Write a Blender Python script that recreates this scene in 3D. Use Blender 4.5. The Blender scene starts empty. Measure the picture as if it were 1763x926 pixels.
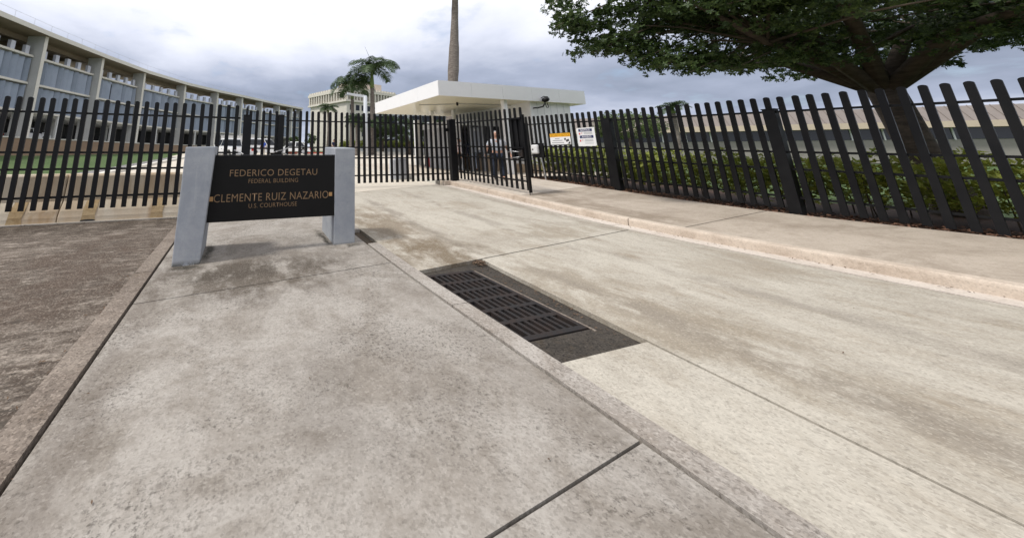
import bpy, bmesh, math, random
from mathutils import Vector, Matrix, Euler
R = math.radians
random.seed(7)
scene = bpy.context.scene
COL = scene.collection

# ------------------------------------------------------------------ camera
# World axes: X across the driveway, Y along it towards the gate, Z up; metres.
cam_d = bpy.data.cameras.new("camera")
cam_d.sensor_width = 36.0
cam_d.lens = 580.0 * 36.0 / 1763.0
cam_d.shift_x = (881.5 - 600.0) / 1763.0
cam_d.shift_y = -(463.0 - 134.0) / 1763.0
cam_d.clip_start = 0.05
cam_d.clip_end = 3000.0
cam = bpy.data.objects.new("camera", cam_d)
cam.location = (0, 0, 1.45)
cam.rotation_euler = (R(90) + math.atan(131.0 / 580.0), 0, R(-18))
COL.objects.link(cam)
scene.camera = cam

# ------------------------------------------------------------------ world: broken rain cloud over a pale sky
SUN_EL, SUN_AZ = 57.0, -92.0          # azimuth from +Y towards +X: the sun stands to the left
world = bpy.data.worlds.new("World"); scene.world = world
world.use_nodes = True
nt = world.node_tree; nt.nodes.clear()
N = nt.nodes.new; L = nt.links.new
out = N("ShaderNodeOutputWorld")
sky = N("ShaderNodeTexSky"); sky.sky_type = 'NISHITA'; sky.sun_disc = False
sky.sun_elevation = R(SUN_EL); sky.sun_rotation = R(SUN_AZ)
bg1 = N("ShaderNodeBackground"); bg1.inputs[1].default_value = 0.15
L(sky.outputs[0], bg1.inputs[0])
tc = N("ShaderNodeTexCoord")
sep = N("ShaderNodeSeparateXYZ"); L(tc.outputs['Generated'], sep.inputs[0])
def wmath(op, a, b=None, clamp=False):
    m = N("ShaderNodeMath"); m.operation = op; m.use_clamp = clamp
    for i, v in enumerate((a, b)):
        if v is None: continue
        if isinstance(v, (int, float)): m.inputs[i].default_value = v
        else: L(v, m.inputs[i])
    return m.outputs[0]
zpos = wmath('MAXIMUM', sep.outputs['Z'], 0.0)
den = wmath('ADD', zpos, 0.22)
px = wmath('DIVIDE', sep.outputs['X'], den); py = wmath('DIVIDE', sep.outputs['Y'], den)
cmb = N("ShaderNodeCombineXYZ"); L(px, cmb.inputs[0]); L(py, cmb.inputs[1])
n1 = N("ShaderNodeTexNoise"); n1.inputs['Scale'].default_value = 0.9; n1.inputs['Detail'].default_value = 6
n1.inputs['Roughness'].default_value = 0.5; n1.inputs['Distortion'].default_value = 0.35
L(cmb.outputs[0], n1.inputs['Vector'])
n2 = N("ShaderNodeTexNoise"); n2.inputs['Scale'].default_value = 2.6; n2.inputs['Detail'].default_value = 7
n2.inputs['Roughness'].default_value = 0.55
L(cmb.outputs[0], n2.inputs['Vector'])
# cloud bases thicken and darken towards the horizon
elev = N("ShaderNodeValToRGB"); L(sep.outputs['Z'], elev.inputs[0])
cr = elev.color_ramp
cr.elements[0].position = 0.0; cr.elements[0].color = (.74, .74, .74, 1)
cr.elements[1].position = 0.55; cr.elements[1].color = (1, 1, 1, 1)
for p_, v_ in ((0.05, .60), (0.09, .32), (0.15, .25), (0.21, .42), (0.29, .80), (0.42, 1.04)):
    e = cr.elements.new(p_); e.color = (v_, v_, v_, 1)
nsum = wmath('ADD', wmath('MULTIPLY', n1.outputs['Fac'], 0.75), wmath('MULTIPLY', n2.outputs['Fac'], 0.30))
bright = wmath('ADD', wmath('MULTIPLY', elev.outputs[0], 0.85), wmath('MULTIPLY', wmath('SUBTRACT', nsum, 0.50), 1.25))
cc = N("ShaderNodeValToRGB"); L(bright, cc.inputs[0])
c2 = cc.color_ramp
c2.elements[0].position = 0.10; c2.elements[0].color = (.19, .225, .30, 1)
c2.elements[1].position = 0.95; c2.elements[1].color = (.88, .885, .92, 1)
e = c2.elements.new(0.35); e.color = (.33, .37, .475, 1)
e = c2.elements.new(0.62); e.color = (.60, .63, .73, 1)
bg2 = N("ShaderNodeBackground"); bg2.inputs[1].default_value = 1.12
L(cc.outputs[0], bg2.inputs[0])
gap = N("ShaderNodeMapRange"); L(n2.outputs['Fac'], gap.inputs[0])
gap.inputs[1].default_value = 0.28; gap.inputs[2].default_value = 0.40
gap.inputs[3].default_value = 0.70; gap.inputs[4].default_value = 1.0
mixw = N("ShaderNodeMixShader"); L(gap.outputs[0], mixw.inputs[0])
L(bg1.outputs[0], mixw.inputs[1]); L(bg2.outputs[0], mixw.inputs[2])
L(mixw.outputs[0], out.inputs[0])

# ------------------------------------------------------------------ sun (veiled by thin cloud)
sd = bpy.data.lights.new("sun", 'SUN'); sd.energy = 2.3; sd.angle = R(7.0); sd.color = (1.0, .965, .91)
sun = bpy.data.objects.new("sun", sd); COL.objects.link(sun)
sdir = Vector((math.sin(R(SUN_AZ)) * math.cos(R(SUN_EL)), math.cos(R(SUN_AZ)) * math.cos(R(SUN_EL)), math.sin(R(SUN_EL))))
sun.rotation_euler = sdir.to_track_quat('Z', 'Y').to_euler()
sun.location = (-20, -5, 30)
vs = scene.view_settings
vs.view_transform = 'Standard'; vs.look = 'None'; vs.exposure = 0.28; vs.gamma = 1.0; vs.use_curve_mapping = False

# ------------------------------------------------------------------ materials
def mat(name, col, rough=.7, metal=0.0, spec=.5):
    m = bpy.data.materials.new(name); m.use_nodes = True
    b = m.node_tree.nodes["Principled BSDF"]
    b.inputs['Base Color'].default_value = (*col, 1); b.inputs['Roughness'].default_value = rough
    b.inputs['Metallic'].default_value = metal; b.inputs['Specular IOR Level'].default_value = spec
    return m
class NT:
    def __init__(s, m):
        s.m = m; s.t = m.node_tree; s.b = s.t.nodes["Principled BSDF"]
        s.geo = s.t.nodes.new("ShaderNodeNewGeometry").outputs['Position']
    def n(s, k): return s.t.nodes.new(k)
    def l(s, a, b): s.t.links.new(a, b)
    def map(s, scale, rot=0.0):
        mp = s.n("ShaderNodeMapping"); mp.inputs['Scale'].default_value = scale
        mp.inputs['Rotation'].default_value = (0, 0, rot); s.l(s.geo, mp.inputs[0]); return mp.outputs[0]
    def noise(s, vec, scale, detail=4, rough=.55, dist=0.0):
        n = s.n("ShaderNodeTexNoise"); n.inputs['Scale'].default_value = scale; n.inputs['Detail'].default_value = detail
        n.inputs['Roughness'].default_value = rough; n.inputs['Distortion'].default_value = dist
        s.l(vec, n.inputs['Vector']); return n.outputs['Fac']
    def rng(s, f, a, b, c=0.0, d=1.0):
        r = s.n("ShaderNodeMapRange"); s.l(f, r.inputs[0])
        for i, v in enumerate((a, b, c, d)): r.inputs[i + 1].default_value = v
        return r.outputs[0]
    def mul(s, a, b, op='MULTIPLY'):
        m = s.n("ShaderNodeMath"); m.operation = op
        for i, v in enumerate((a, b)):
            if isinstance(v, (int, float)): m.inputs[i].default_value = v
            else: s.l(v, m.inputs[i])
        return m.outputs[0]
    def mix(s, f, a, b):
        m = s.n("ShaderNodeMix"); m.data_type = 'RGBA'
        if isinstance(f, (int, float)): m.inputs[0].default_value = f
        else: s.l(f, m.inputs[0])
        for i, v in ((6, a), (7, b)):
            if isinstance(v, tuple): m.inputs[i].default_value = (*v, 1)
            else: s.l(v, m.inputs[i])
        return m.outputs[2]
    def color(s, c): s.l(c, s.b.inputs['Base Color'])
    def bump(s, h, strength=.3, dist=.01):
        b = s.n("ShaderNodeBump"); b.inputs['Strength'].default_value = strength; b.inputs['Distance'].default_value = dist
        s.l(h, b.inputs['Height']); s.l(b.outputs[0], s.b.inputs['Normal'])

def concrete(name, base, dark, stain=(.20, .14, .08), patch=(.42, .62), pscale=.55, streak=(1, 1, 1), speck=0.0, amount=.7, fine=.12, rust=.35, zones=(), crack=0.0, mottle=0.0):
    # zones: stained strips (x0, x1, y0, y1, strength, colour) with ragged outlines, e.g. silt washed along a kerb; dirt at post feet doubles as contact shade
    m = mat(name, base, .88, 0, .25); t = NT(m)
    big = t.noise(t.map(streak), pscale, 9, .68, .7)
    med = t.noise(t.map(streak), pscale * 3.7, 9, .72, .4)
    fin = t.noise(t.geo, 70, 5, .75); grit = t.noise(t.geo, 16, 6, .8)
    c = t.mix(t.mul(t.rng(big, patch[0], patch[1]), amount), base, dark)
    c = t.mix(t.mul(t.rng(med, .46, .68), amount * .55), c, dark)
    c = t.mix(t.mul(t.mul(t.rng(med, .50, .70), t.rng(big, .40, .60)), rust), c, stain)
    c = t.mix(t.rng(grit, .52, .75, 0, fine * 2.4), c, tuple(x * .45 for x in dark))
    c = t.mix(t.rng(grit, .48, .25, 0, fine * 1.6), c, tuple(min(.8, x * 1.35) for x in base))
    c = t.mix(t.rng(fin, .3, .75, 0, fine * 2), c, tuple(x * .5 for x in base))
    if mottle:
        mo = t.noise(t.map(streak), pscale * 7.5, 9, .78, .2); mo2 = t.noise(t.map((1, 1, 1)), pscale * 2.3, 6, .7)
        c = t.mix(t.mul(t.rng(mo, .50, .60), t.rng(mo2, .36, .58, 0, mottle)), c, tuple(x * 1.15 for x in base))
        c = t.mix(t.mul(t.rng(mo, .46, .36), mottle), c, tuple(x * .8 for x in dark))
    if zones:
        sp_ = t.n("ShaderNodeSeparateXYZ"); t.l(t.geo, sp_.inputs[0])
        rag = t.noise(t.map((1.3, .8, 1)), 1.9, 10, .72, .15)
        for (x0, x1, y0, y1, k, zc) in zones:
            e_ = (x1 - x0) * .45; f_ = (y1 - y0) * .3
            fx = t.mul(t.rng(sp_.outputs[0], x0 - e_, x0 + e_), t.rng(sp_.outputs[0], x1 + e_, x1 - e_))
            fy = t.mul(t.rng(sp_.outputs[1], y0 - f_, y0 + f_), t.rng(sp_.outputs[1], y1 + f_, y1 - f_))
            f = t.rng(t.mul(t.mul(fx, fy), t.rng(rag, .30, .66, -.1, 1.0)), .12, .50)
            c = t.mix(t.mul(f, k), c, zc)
    vo = t.n("ShaderNodeTexVoronoi"); vo.inputs['Scale'].default_value = 5.5; t.l(t.geo, vo.inputs['Vector'])
    sc_ = t.n("ShaderNodeSeparateColor"); t.l(vo.outputs['Color'], sc_.inputs[0])
    spot = t.mul(t.rng(vo.outputs['Distance'], .16, .05), t.rng(sc_.outputs[0], .72, .78))
    c = t.mix(t.mul(spot, .22 + fine), c, tuple(x * .35 for x in dark))          # gum and oil spots
    ag = t.n("ShaderNodeTexVoronoi"); ag.inputs['Scale'].default_value = 85; t.l(t.geo, ag.inputs['Vector'])
    sg2 = t.n("ShaderNodeSeparateColor"); t.l(ag.outputs['Color'], sg2.inputs[0])
    c = t.mix(t.rng(sg2.outputs[0], .62, 1.0, 0, fine * 2.2), c, tuple(x * .5 for x in dark))   # exposed aggregate
    c = t.mix(t.rng(sg2.outputs[1], .75, 1.0, 0, fine * 1.5), c, tuple(min(.85, x * 1.3) for x in base))
    if crack:
        wv = t.n("ShaderNodeTexNoise"); wv.inputs['Scale'].default_value = 2.2; wv.inputs['Detail'].default_value = 6; t.l(t.geo, wv.inputs['Vector'])
        ad = t.n("ShaderNodeVectorMath"); ad.operation = 'MULTIPLY_ADD'; t.l(wv.outputs['Color'], ad.inputs[0]); ad.inputs[1].default_value = (.9, .9, 0); t.l(t.geo, ad.inputs[2])
        ve = t.n("ShaderNodeTexVoronoi"); ve.feature = 'DISTANCE_TO_EDGE'; ve.inputs['Scale'].default_value = crack; t.l(ad.outputs[0], ve.inputs['Vector'])
        c = t.mix(t.mul(t.rng(ve.outputs['Distance'], .0045, .001), t.rng(big, .42, .55, 0, .75)), c, (.06, .05, .04))
    if speck:
        sp = t.noise(t.geo, 34, 5, .8); zone = t.noise(t.geo, 1.1, 6, .7, .9)
        c = t.mix(t.mul(t.mul(t.rng(sp, .52, .60), t.rng(zone, .43, .60)), speck), c, (.05, .042, .035))
    t.color(c); t.bump(t.mul(t.mul(fin, .6), t.mul(grit, 1.6), 'ADD'), .35, .008)
    return m
M = {}
M['drive'] = concrete('driveway_concrete', (.50, .46, .39), (.34, .30, .245), (.22, .155, .085), patch=(.45, .62), pscale=.8, streak=(1.0, .55, 1), speck=.25, amount=.72, fine=.17, rust=.6, mottle=.28, zones=((2.3, 3.4, 4.4, 8.3, .75, (.17, .125, .078)), (2.3, 3.7, 4.25, 5.3, .8, (.15, .112, .07)), (4.4, 6.8, 4.9, 5.8, .6, (.24, .195, .14)), (3.38, 3.66, 4.6, 9.6, .7, (.21, .18, .145)), (4.95, 5.25, 4.8, 10.4, .55, (.23, .20, .165)), (6.9, 7.3, 4.8, 11, .5, (.24, .20, .16)), (3.2, 4.4, 1.0, 4.2, .6, (.22, .175, .12)), (5.6, 7.2, 2.6, 3.6, .45, (.26, .215, .16)), (3.6, 3.95, -2, 4, .6, (.21, .18, .145)), (5.2, 5.55, -2, 4, .5, (.23, .20, .165)), (4.6, 6.2, 7.4, 8.4, .4, (.28, .23, .17))))
M['drive_far'] = concrete('far_drive_concrete', (.62, .56, .47), (.50, .45, .38), streak=(1, .4, 1), amount=.5)
M['gutter'] = concrete('gutter_concrete', (.64, .57, .50), (.48, .41, .35), pscale=1.2, amount=.45)
M['kerb'] = concrete('kerb_concrete', (.60, .51, .42), (.40, .32, .25), (.18, .12, .08), pscale=1.4, amount=.6)
M['walk'] = concrete('sidewalk_concrete', (.50, .43, .355), (.30, .245, .19), (.16, .12, .08), pscale=.8, streak=(.6, 1, 1), amount=.75, zones=((7.85, 8.7, 4.2, 8.0, .6, (.20, .155, .11)), (7.85, 10, 7.6, 8.6, .5, (.19, .15, .11))))
M['walk_pale'] = concrete('pale_sidewalk_concrete', (.60, .53, .45), (.45, .39, .32), pscale=.7, amount=.5)
M['island'] = concrete('island_concrete', (.375, .345, .308), (.215, .185, .152), (.10, .078, .055), pscale=1.3, patch=(.46, .62), speck=.7, amount=.8, fine=.15, mottle=.26, zones=((-.6, 1.3, 3.95, 5.3, .85, (.095, .076, .058)), (-.6, 1.0, 4.6, 5.2, .8, (.05, .04, .03)), (-.9, 1.9, 4.7, 6.3, .45, (.13, .108, .088)), (-.75, -.30, 5.16, 5.33, 1.0, (.05, .045, .035)), (1.5, 2.0, 5.42, 5.62, 1.0, (.05, .045, .035)), (-.36, -.24, 5.4, 6.3, 1.0, (.05, .045, .035)), (1.44, 1.58, 5.6, 6.5, 1.0, (.05, .045, .035)), (-.9, -.6, -2, 6, .5, (.13, .105, .085)), (.2, 1.4, 1.8, 3.0, .4, (.15, .13, .11)), (1.7, 2.1, -1, 4.4, .4, (.16, .135, .11))))  # narrow dark strips at the post feet: moss line plus painted contact shading
M['island_kerb'] = concrete('island_kerb_concrete', (.42, .385, .345), (.24, .20, .165), pscale=1.0, speck=.5, fine=.25)
M['old_kerb'] = concrete('old_kerb_concrete', (.31, .26, .215), (.13, .10, .08), pscale=1.2, speck=.6, fine=.3, patch=(.38, .55))
M['dirty'] = concrete('dirty_pavement', (.32, .275, .23), (.060, .042, .030), (.034, .023, .016), patch=(.33, .51), pscale=1.7, streak=(.40, 1.15, 1), speck=.7, amount=.95, fine=.26, rust=1.0, crack=.5, mottle=.85, zones=((-9, -1.2, 8.0, 9.7, .85, (.045, .033, .024)), (-2.6, -1.15, 3.5, 7.8, .7, (.08, .055, .04)), (-6, -3, 5.5, 7.5, .5, (.09, .065, .048))))
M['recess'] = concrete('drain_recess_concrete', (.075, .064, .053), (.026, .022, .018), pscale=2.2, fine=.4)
M['dirt'] = concrete('dark_dirt', (.10, .078, .055), (.05, .038, .028), pscale=3)
M['pale_concrete'] = concrete('cream_concrete', (.72, .69, .62), (.60, .57, .50), pscale=.3, amount=.35, rust=.08)
M['soffit'] = concrete('tan_soffit_concrete', (.29, .24, .175), (.22, .18, .13), pscale=.3, amount=.6, rust=.2)  # tan base colour darkened to deepen the shade under the roof overhang
M['fin'] = concrete('grey_fin_concrete', (.60, .60, .585), (.50, .50, .48), pscale=.4, amount=.35, rust=.06)
M['ret'] = concrete('retaining_wall_concrete', (.36, .25, .17), (.26, .18, .13), pscale=.5, amount=.6)
M['tower'] = concrete('tower_concrete', (.70, .655, .57), (.62, .58, .50), pscale=.15, amount=.5, rust=.1)
def barrier_mat():
    m = mat('stained_barrier_concrete', (.62, .52, .38), .8); t = NT(m)
    a = t.noise(t.map((1.0, 1, .18)), 2.0, 5, .6); b = t.noise(t.map((1, 1, .4)), .8, 4, .6); f = t.noise(t.geo, 45, 3, .7)
    c = t.mix(t.rng(b, .40, .62), (.74, .66, .53), (.58, .43, .27))
    c = t.mix(t.mul(t.rng(a, .54, .70), .7), c, (.40, .23, .09))
    c = t.mix(t.rng(f, .35, .8, 0, .3), c, (.30, .24, .17))
    t.color(c); t.bump(f, .2, .005); return m
M['barrier'] = barrier_mat()
def painted(name, base, dark, rough=.5, sc=3.0, amt=.5, metal=0.0, spec=.4):
    m = mat(name, base, rough, metal, spec); t = NT(m)
    a = t.noise(t.geo, sc, 5, .6); f = t.noise(t.geo, sc * 14, 3, .7)
    c = t.mix(t.mul(t.rng(a, .40, .66), amt), base, dark)
    c = t.mix(t.rng(f, .4, .8, 0, .12), c, tuple(min(1, x * 1.5) for x in base))
    t.color(c); t.l(t.rng(a, .3, .7, rough - .1, rough + .12), t.b.inputs['Roughness']); return m
M['black'] = painted('black_fence_paint', (.0045, .0045, .0055), (.008, .008, .0085), .45, spec=.28)
def postmat():
    m = mat('grey_painted_concrete', (.30, .315, .34), .85, 0, .25); t = NT(m)
    a = t.noise(t.geo, 2.6, 8, .7, .3); d = t.noise(t.map((5, 5, .5)), 2.2, 6, .65); f = t.noise(t.geo, 60, 4, .8); g = t.noise(t.geo, 14, 7, .8)
    c = t.mix(t.rng(a, .38, .64), (.29, .31, .345), (.38, .395, .42))
    c = t.mix(t.rng(d, .56, .74, 0, .45), c, (.45, .46, .47))
    sp_ = t.n("ShaderNodeSeparateXYZ"); t.l(t.geo, sp_.inputs[0])
    c = t.mix(t.mul(t.rng(sp_.outputs[2], .30, .02), t.rng(g, .38, .62, 0, .7)), c, (.47, .475, .47))     # chalky splash band
    c = t.mix(t.mul(t.rng(sp_.outputs[2], .07, .0), t.rng(g, .40, .52)), c, (.06, .055, .04))               # moss at the foot
    c = t.mix(t.rng(g, .58, .70, 0, .35), c, (.16, .17, .18)); c = t.mix(t.rng(f, .4, .8, 0, .25), c, (.22, .235, .26))
    t.color(c); t.bump(t.mul(f, g, 'ADD'), .35, .006); return m
M['post_grey'] = postmat()
M['panel_black'] = painted('black_sign_panel', (.006, .0056, .0056), (.010, .009, .009), .5, 1.5, .6, spec=.2)
M['panel_edge'] = painted('dark_sign_edge', (.03, .03, .032), (.05, .05, .05), .5)
M['gold'] = mat('bronze_lettering', (.25, .158, .085), .6, .1)
M['gold_sq'] = mat('bronze_square', (.44, .25, .10), .5, .2)
M['white'] = painted('white_panel_paint', (.83, .83, .84), (.78, .78, .79), .4, 1.2, .5)
M['white2'] = painted('off_white_paint', (.70, .70, .70), (.62, .62, .62), .5, 1.0, .6)
def soffit_mat():
    m = mat('glossy_metal_soffit', (.80, .77, .60), .25); return m
M['gloss_soffit'] = soffit_mat()
M['grey'] = painted('grey_metal', (.33, .34, .36), (.28, .29, .31), .5)
M['light_grey'] = painted('light_grey_metal', (.52, .54, .57), (.46, .48, .51), .5)
M['beige'] = painted('beige_wall_paint', (.46, .36, .26), (.40, .31, .22), .7)
M['dark'] = mat('dark_interior', (.02, .02, .022), .6)
M['glass'] = mat('dark_window_glass', (.014, .017, .022), .08)
M['grey_glass'] = mat('grey_reflective_glass', (.24, .26, .30), .45)
M['silver'] = mat('galvanised_steel', (.55, .55, .56), .35, .9)
M['iron'] = painted('cast_iron', (.020, .018, .018), (.042, .028, .022), .7, 9, .6, spec=.2)
M['louvre'] = painted('blue_grey_louvre_paint', (.31, .355, .435), (.24, .285, .355), .6, .6)
M['lav'] = painted('pale_lavender_block_paint', (.55, .57, .64), (.50, .52, .58), .6, .6)
M['red'] = mat('red_paint', (.55, .03, .025), .4)
M['redkerb'] = mat('red_kerb_paint', (.50, .10, .08), .7)
M['orange'] = mat('orange_plastic', (.62, .12, .04), .5)
M['yellow'] = mat('amber_sign_face', (.85, .42, .02), .4)
M['signwhite'] = mat('white_sign_face', (.80, .80, .80), .4)
M['navy'] = mat('navy_sign_print', (.022, .03, .11), .5)
M['ink'] = mat('black_sign_print', (.015, .015, .015), .5)
M['greyink'] = mat('grey_sign_print', (.30, .30, .32), .6)
M['redink'] = mat('red_sign_print', (.60, .10, .10), .5)
M['roofbrown'] = painted('brown_metal_roof', (.24, .205, .185), (.20, .17, .155), .6, .5)
M['creamfascia'] = painted('cream_fascia', (.60, .50, .38), (.54, .45, .34), .6, .5)
M['wallgrey'] = painted('grey_wall', (.30, .28, .25), (.25, .235, .21), .8, .5)
def leafmat(name, a, b, c):
    m = mat(name, a, .5, 0, .35); t = NT(m)
    n1_ = t.noise(t.geo, 2.2, 3, .6); n2_ = t.noise(t.geo, 23, 2, .5)
    col = t.mix(t.rng(n1_, .35, .65), a, b); col = t.mix(t.rng(n2_, .5, .72), col, c)
    t.color(col)
    try:
        t.b.inputs['Transmission Weight'].default_value = 0.0
    except Exception: pass
    tr = t.n("ShaderNodeBsdfTranslucent"); t.l(col, tr.inputs[0])
    mx = t.n("ShaderNodeMixShader"); mx.inputs[0].default_value = .22
    o = t.t.nodes["Material Output"]
    t.l(t.b.outputs[0], mx.inputs[1]); t.l(tr.outputs[0], mx.inputs[2]); t.l(mx.outputs[0], o.inputs[0])
    return m
M['leaf_tree'] = leafmat('dark_tree_leaf', (.030, .054, .017), (.046, .080, .023), (.11, .165, .035))
M['leaf_hedge'] = leafmat('yellow_green_hedge_leaf', (.21, .27, .04), (.33, .37, .065), (.47, .46, .13))
M['leaf_light'] = leafmat('light_green_leaf', (.09, .13, .04), (.13, .18, .06), (.19, .23, .08))
M['leaf_mid'] = leafmat('mid_green_leaf', (.05, .085, .025), (.075, .12, .035), (.12, .16, .05))
M['frond'] = leafmat('palm_frond', (.042, .075, .032), (.065, .105, .042), (.13, .17, .07))
M['crownshaft'] = mat('palm_crownshaft', (.12, .17, .05), .5)
def barkmat(name, a, b):
    m = mat(name, a, .9); t = NT(m)
    r = t.noise(t.map((1, 1, 5)), 3.0, 5, .7); g = t.noise(t.geo, 9, 4, .7)
    c = t.mix(t.rng(r, .4, .62), a, b); c = t.mix(t.rng(g, .5, .75, 0, .7), c, tuple(x * .4 for x in a))
    t.color(c); t.bump(r, .5, .03); return m
M['palmbark'] = barkmat('palm_trunk_bark', (.22, .19, .165), (.11, .09, .075))
M['bark'] = barkmat('tree_bark', (.11, .085, .062), (.06, .045, .033))
def grassmat(name, a, b):
    m = mat(name, a, .9); t = NT(m)
    n_ = t.noise(t.geo, .35, 5, .65); f = t.noise(t.geo, 14, 4, .8)
    c = t.mix(t.rng(n_, .35, .68), a, b); c = t.mix(t.rng(f, .35, .8, 0, .6), c, tuple(x * .45 for x in a))
    t.color(c); t.bump(f, .8, .05); return m
M['grass'] = grassmat('lawn_grass', (.05, .095, .018), (.075, .125, .026))
M['mulch'] = concrete('brown_mulch', (.085, .045, .028), (.035, .02, .014), pscale=4, fine=.5)
def gravelmat():
    m = mat('grey_gravel', (.36, .35, .34), .9); t = NT(m)
    v = t.n("ShaderNodeTexVoronoi"); v.inputs['Scale'].default_value = 14; t.l(t.geo, v.inputs['Vector'])
    c = t.mix(t.rng(v.outputs['Distance'], .1, .6), (.46, .45, .44), (.14, .13, .125)); t.color(c); t.bump(v.outputs['Distance'], 1.0, .05); return m
M['gravel'] = gravelmat()
M['carwhite'] = mat('white_car_paint', (.76, .77, .78), .25); M['cardark'] = mat('dark_car_paint', (.05, .06, .08), .25)
M['tyre'] = mat('tyre_rubber', (.018, .018, .018), .8); M['lamp_red'] = mat('red_lamp_lens', (.42, .012, .012), .25)
M['skin1'] = mat('skin_light', (.48, .27, .19), .55); M['skin2'] = mat('skin_tan', (.30, .16, .10), .55)
M['hair'] = mat('dark_hair', (.02, .015, .012), .7); M['hairgrey'] = mat('grey_hair', (.30, .28, .27), .7)
M['eye'] = mat('dark_eye', (.01, .01, .01), .3)
def cloth(name, c): return painted(name, c, tuple(x * .7 for x in c), .9, 5, .6)
M['shirt_grey'] = cloth('pale_grey_shirt', (.50, .52, .57)); M['jeans'] = cloth('dark_jeans', (.022, .030, .050))
M['navycloth'] = cloth('navy_shirt', (.016, .022, .06)); M['ljeans'] = cloth('light_blue_jeans', (.34, .40, .52))
M['pinkshirt'] = cloth('pale_pink_shirt', (.55, .45, .46)); M['darktr'] = cloth('dark_trousers', (.02, .02, .02))
M['blueshirt'] = cloth('bright_blue_shirt', (.05, .10, .42)); M['khaki'] = cloth('pale_trousers', (.48, .44, .38))
M['shoe'] = mat('dark_shoe', (.015, .015, .015), .5)

# ------------------------------------------------------------------ mesh helpers
def prop(o, label=None, cat=None, group=None, kind=None):
    if label: o["label"] = label
    if cat: o["category"] = cat
    if group: o["group"] = group
    if kind: o["kind"] = kind
    return o
def empty(name, loc, label=None, cat=None, group=None, rz=0.0):
    o = bpy.data.objects.new(name, None); o.location = loc; o.rotation_euler = (0, 0, rz); o.empty_display_size = .2
    COL.objects.link(o); return prop(o, label, cat, group)
class MB:
    def __init__(s): s.v = []; s.f = []; s.m = []; s.ms = []
    def mi(s, m):
        if m not in s.ms: s.ms.append(m)
        return s.ms.index(m)
    def add(s, vs_, fs, m=None):
        b = len(s.v); s.v += [tuple(x) for x in vs_]
        k = s.mi(m) if m else 0
        for f in fs: s.f.append(tuple(b + i for i in f)); s.m.append(k)
    def box(s, x0, x1, y0, y1, z0, z1, m=None):
        s.add([(x0, y0, z0), (x1, y0, z0), (x1, y1, z0), (x0, y1, z0), (x0, y0, z1), (x1, y0, z1), (x1, y1, z1), (x0, y1, z1)],
              [(0, 3, 2, 1), (4, 5, 6, 7), (0, 1, 5, 4), (1, 2, 6, 5), (2, 3, 7, 6), (3, 0, 4, 7)], m)
    def hexa(s, bot, top, m=None):
        s.add(list(bot) + list(top), [(0, 3, 2, 1), (4, 5, 6, 7), (0, 1, 5, 4), (1, 2, 6, 5), (2, 3, 7, 6), (3, 0, 4, 7)], m)
    def obox(s, a, b, inward, d0, d1, z0, z1, m=None):
        # box along a->b in plan, between offsets d0..d1 along the inward normal
        a = Vector(a[:2]); b = Vector(b[:2]); n = Vector(inward)
        p = [a + n * d0, b + n * d0, b + n * d1, a + n * d1]
        s.hexa([(q.x, q.y, z0) for q in p], [(q.x, q.y, z1) for q in p], m)
    def tube(s, pts, rad, n=8, m=None, cap=True):
        pts = [Vector(p) for p in pts]; b = len(s.v); k = s.mi(m) if m else 0
        if isinstance(rad, (int, float)): rad = [rad] * len(pts)
        u = None
        for i, p in enumerate(pts):
            d = (pts[min(i + 1, len(pts) - 1)] - pts[max(i - 1, 0)]).normalized()
            if u is None:
                u = d.orthogonal().normalized()
            else:
                u = (u - d * u.dot(d)).normalized()
            w = d.cross(u)
            for j in range(n):
                a = 2 * math.pi * j / n
                q = p + (u * math.cos(a) + w * math.sin(a)) * rad[i]; s.v.append(tuple(q))
        for i in range(len(pts) - 1):
            for j in range(n):
                s.f.append((b + i * n + j, b + i * n + (j + 1) % n, b + (i + 1) * n + (j + 1) % n, b + (i + 1) * n + j)); s.m.append(k)
        if cap:
            s.f.append(tuple(b + j for j in reversed(range(n)))); s.m.append(k)
            s.f.append(tuple(b + (len(pts) - 1) * n + j for j in range(n))); s.m.append(k)
    def mesh(s, name, m=None, smooth=False):
        me = bpy.data.meshes.new(name); me.from_pydata(s.v, [], s.f)
        for x in (s.ms or ([m] if m else [])): me.materials.append(x)
        if s.ms: me.polygons.foreach_set("material_index", s.m)
        if smooth: me.polygons.foreach_set("use_smooth", [True] * len(me.polygons))
        me.update(); return me
    def build(s, name, m=None, parent=None, smooth=False, bevel=0.0, fix=True):
        me = s.mesh(name, m, smooth)
        if fix:
            bm = bmesh.new(); bm.from_mesh(me); bmesh.ops.recalc_face_normals(bm, faces=bm.faces); bm.to_mesh(me); bm.free()
        return link(name, me, parent, bevel=bevel)
def link(name, me, parent=None, loc=None, rot=None, bevel=0.0):
    o = bpy.data.objects.new(name, me); COL.objects.link(o)
    if parent is not None:
        o.parent = parent
        if parent.type == 'EMPTY' and parent.get('_abs', 1):   # world coordinates in mesh data: cancel the parent's offset
            pass
    if loc is not None: o.location = loc
    if rot is not None: o.rotation_euler = rot
    if bevel:
        b = o.modifiers.new("bevel", 'BEVEL'); b.width = bevel; b.segments = 2; b.limit_method = 'ANGLE'
    return o
def boxpart(name, m, parent, x0, x1, y0, y1, z0, z1, bevel=0.0):
    b = MB(); b.box(x0, x1, y0, y1, z0, z1); return b.build(name, m, parent, bevel=bevel)
def root(name, label, cat, group=None):            # parts are written in world metres, so the Empty stays at the origin of the place
    return empty(name, (0, 0, 0), label, cat, group)

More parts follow.
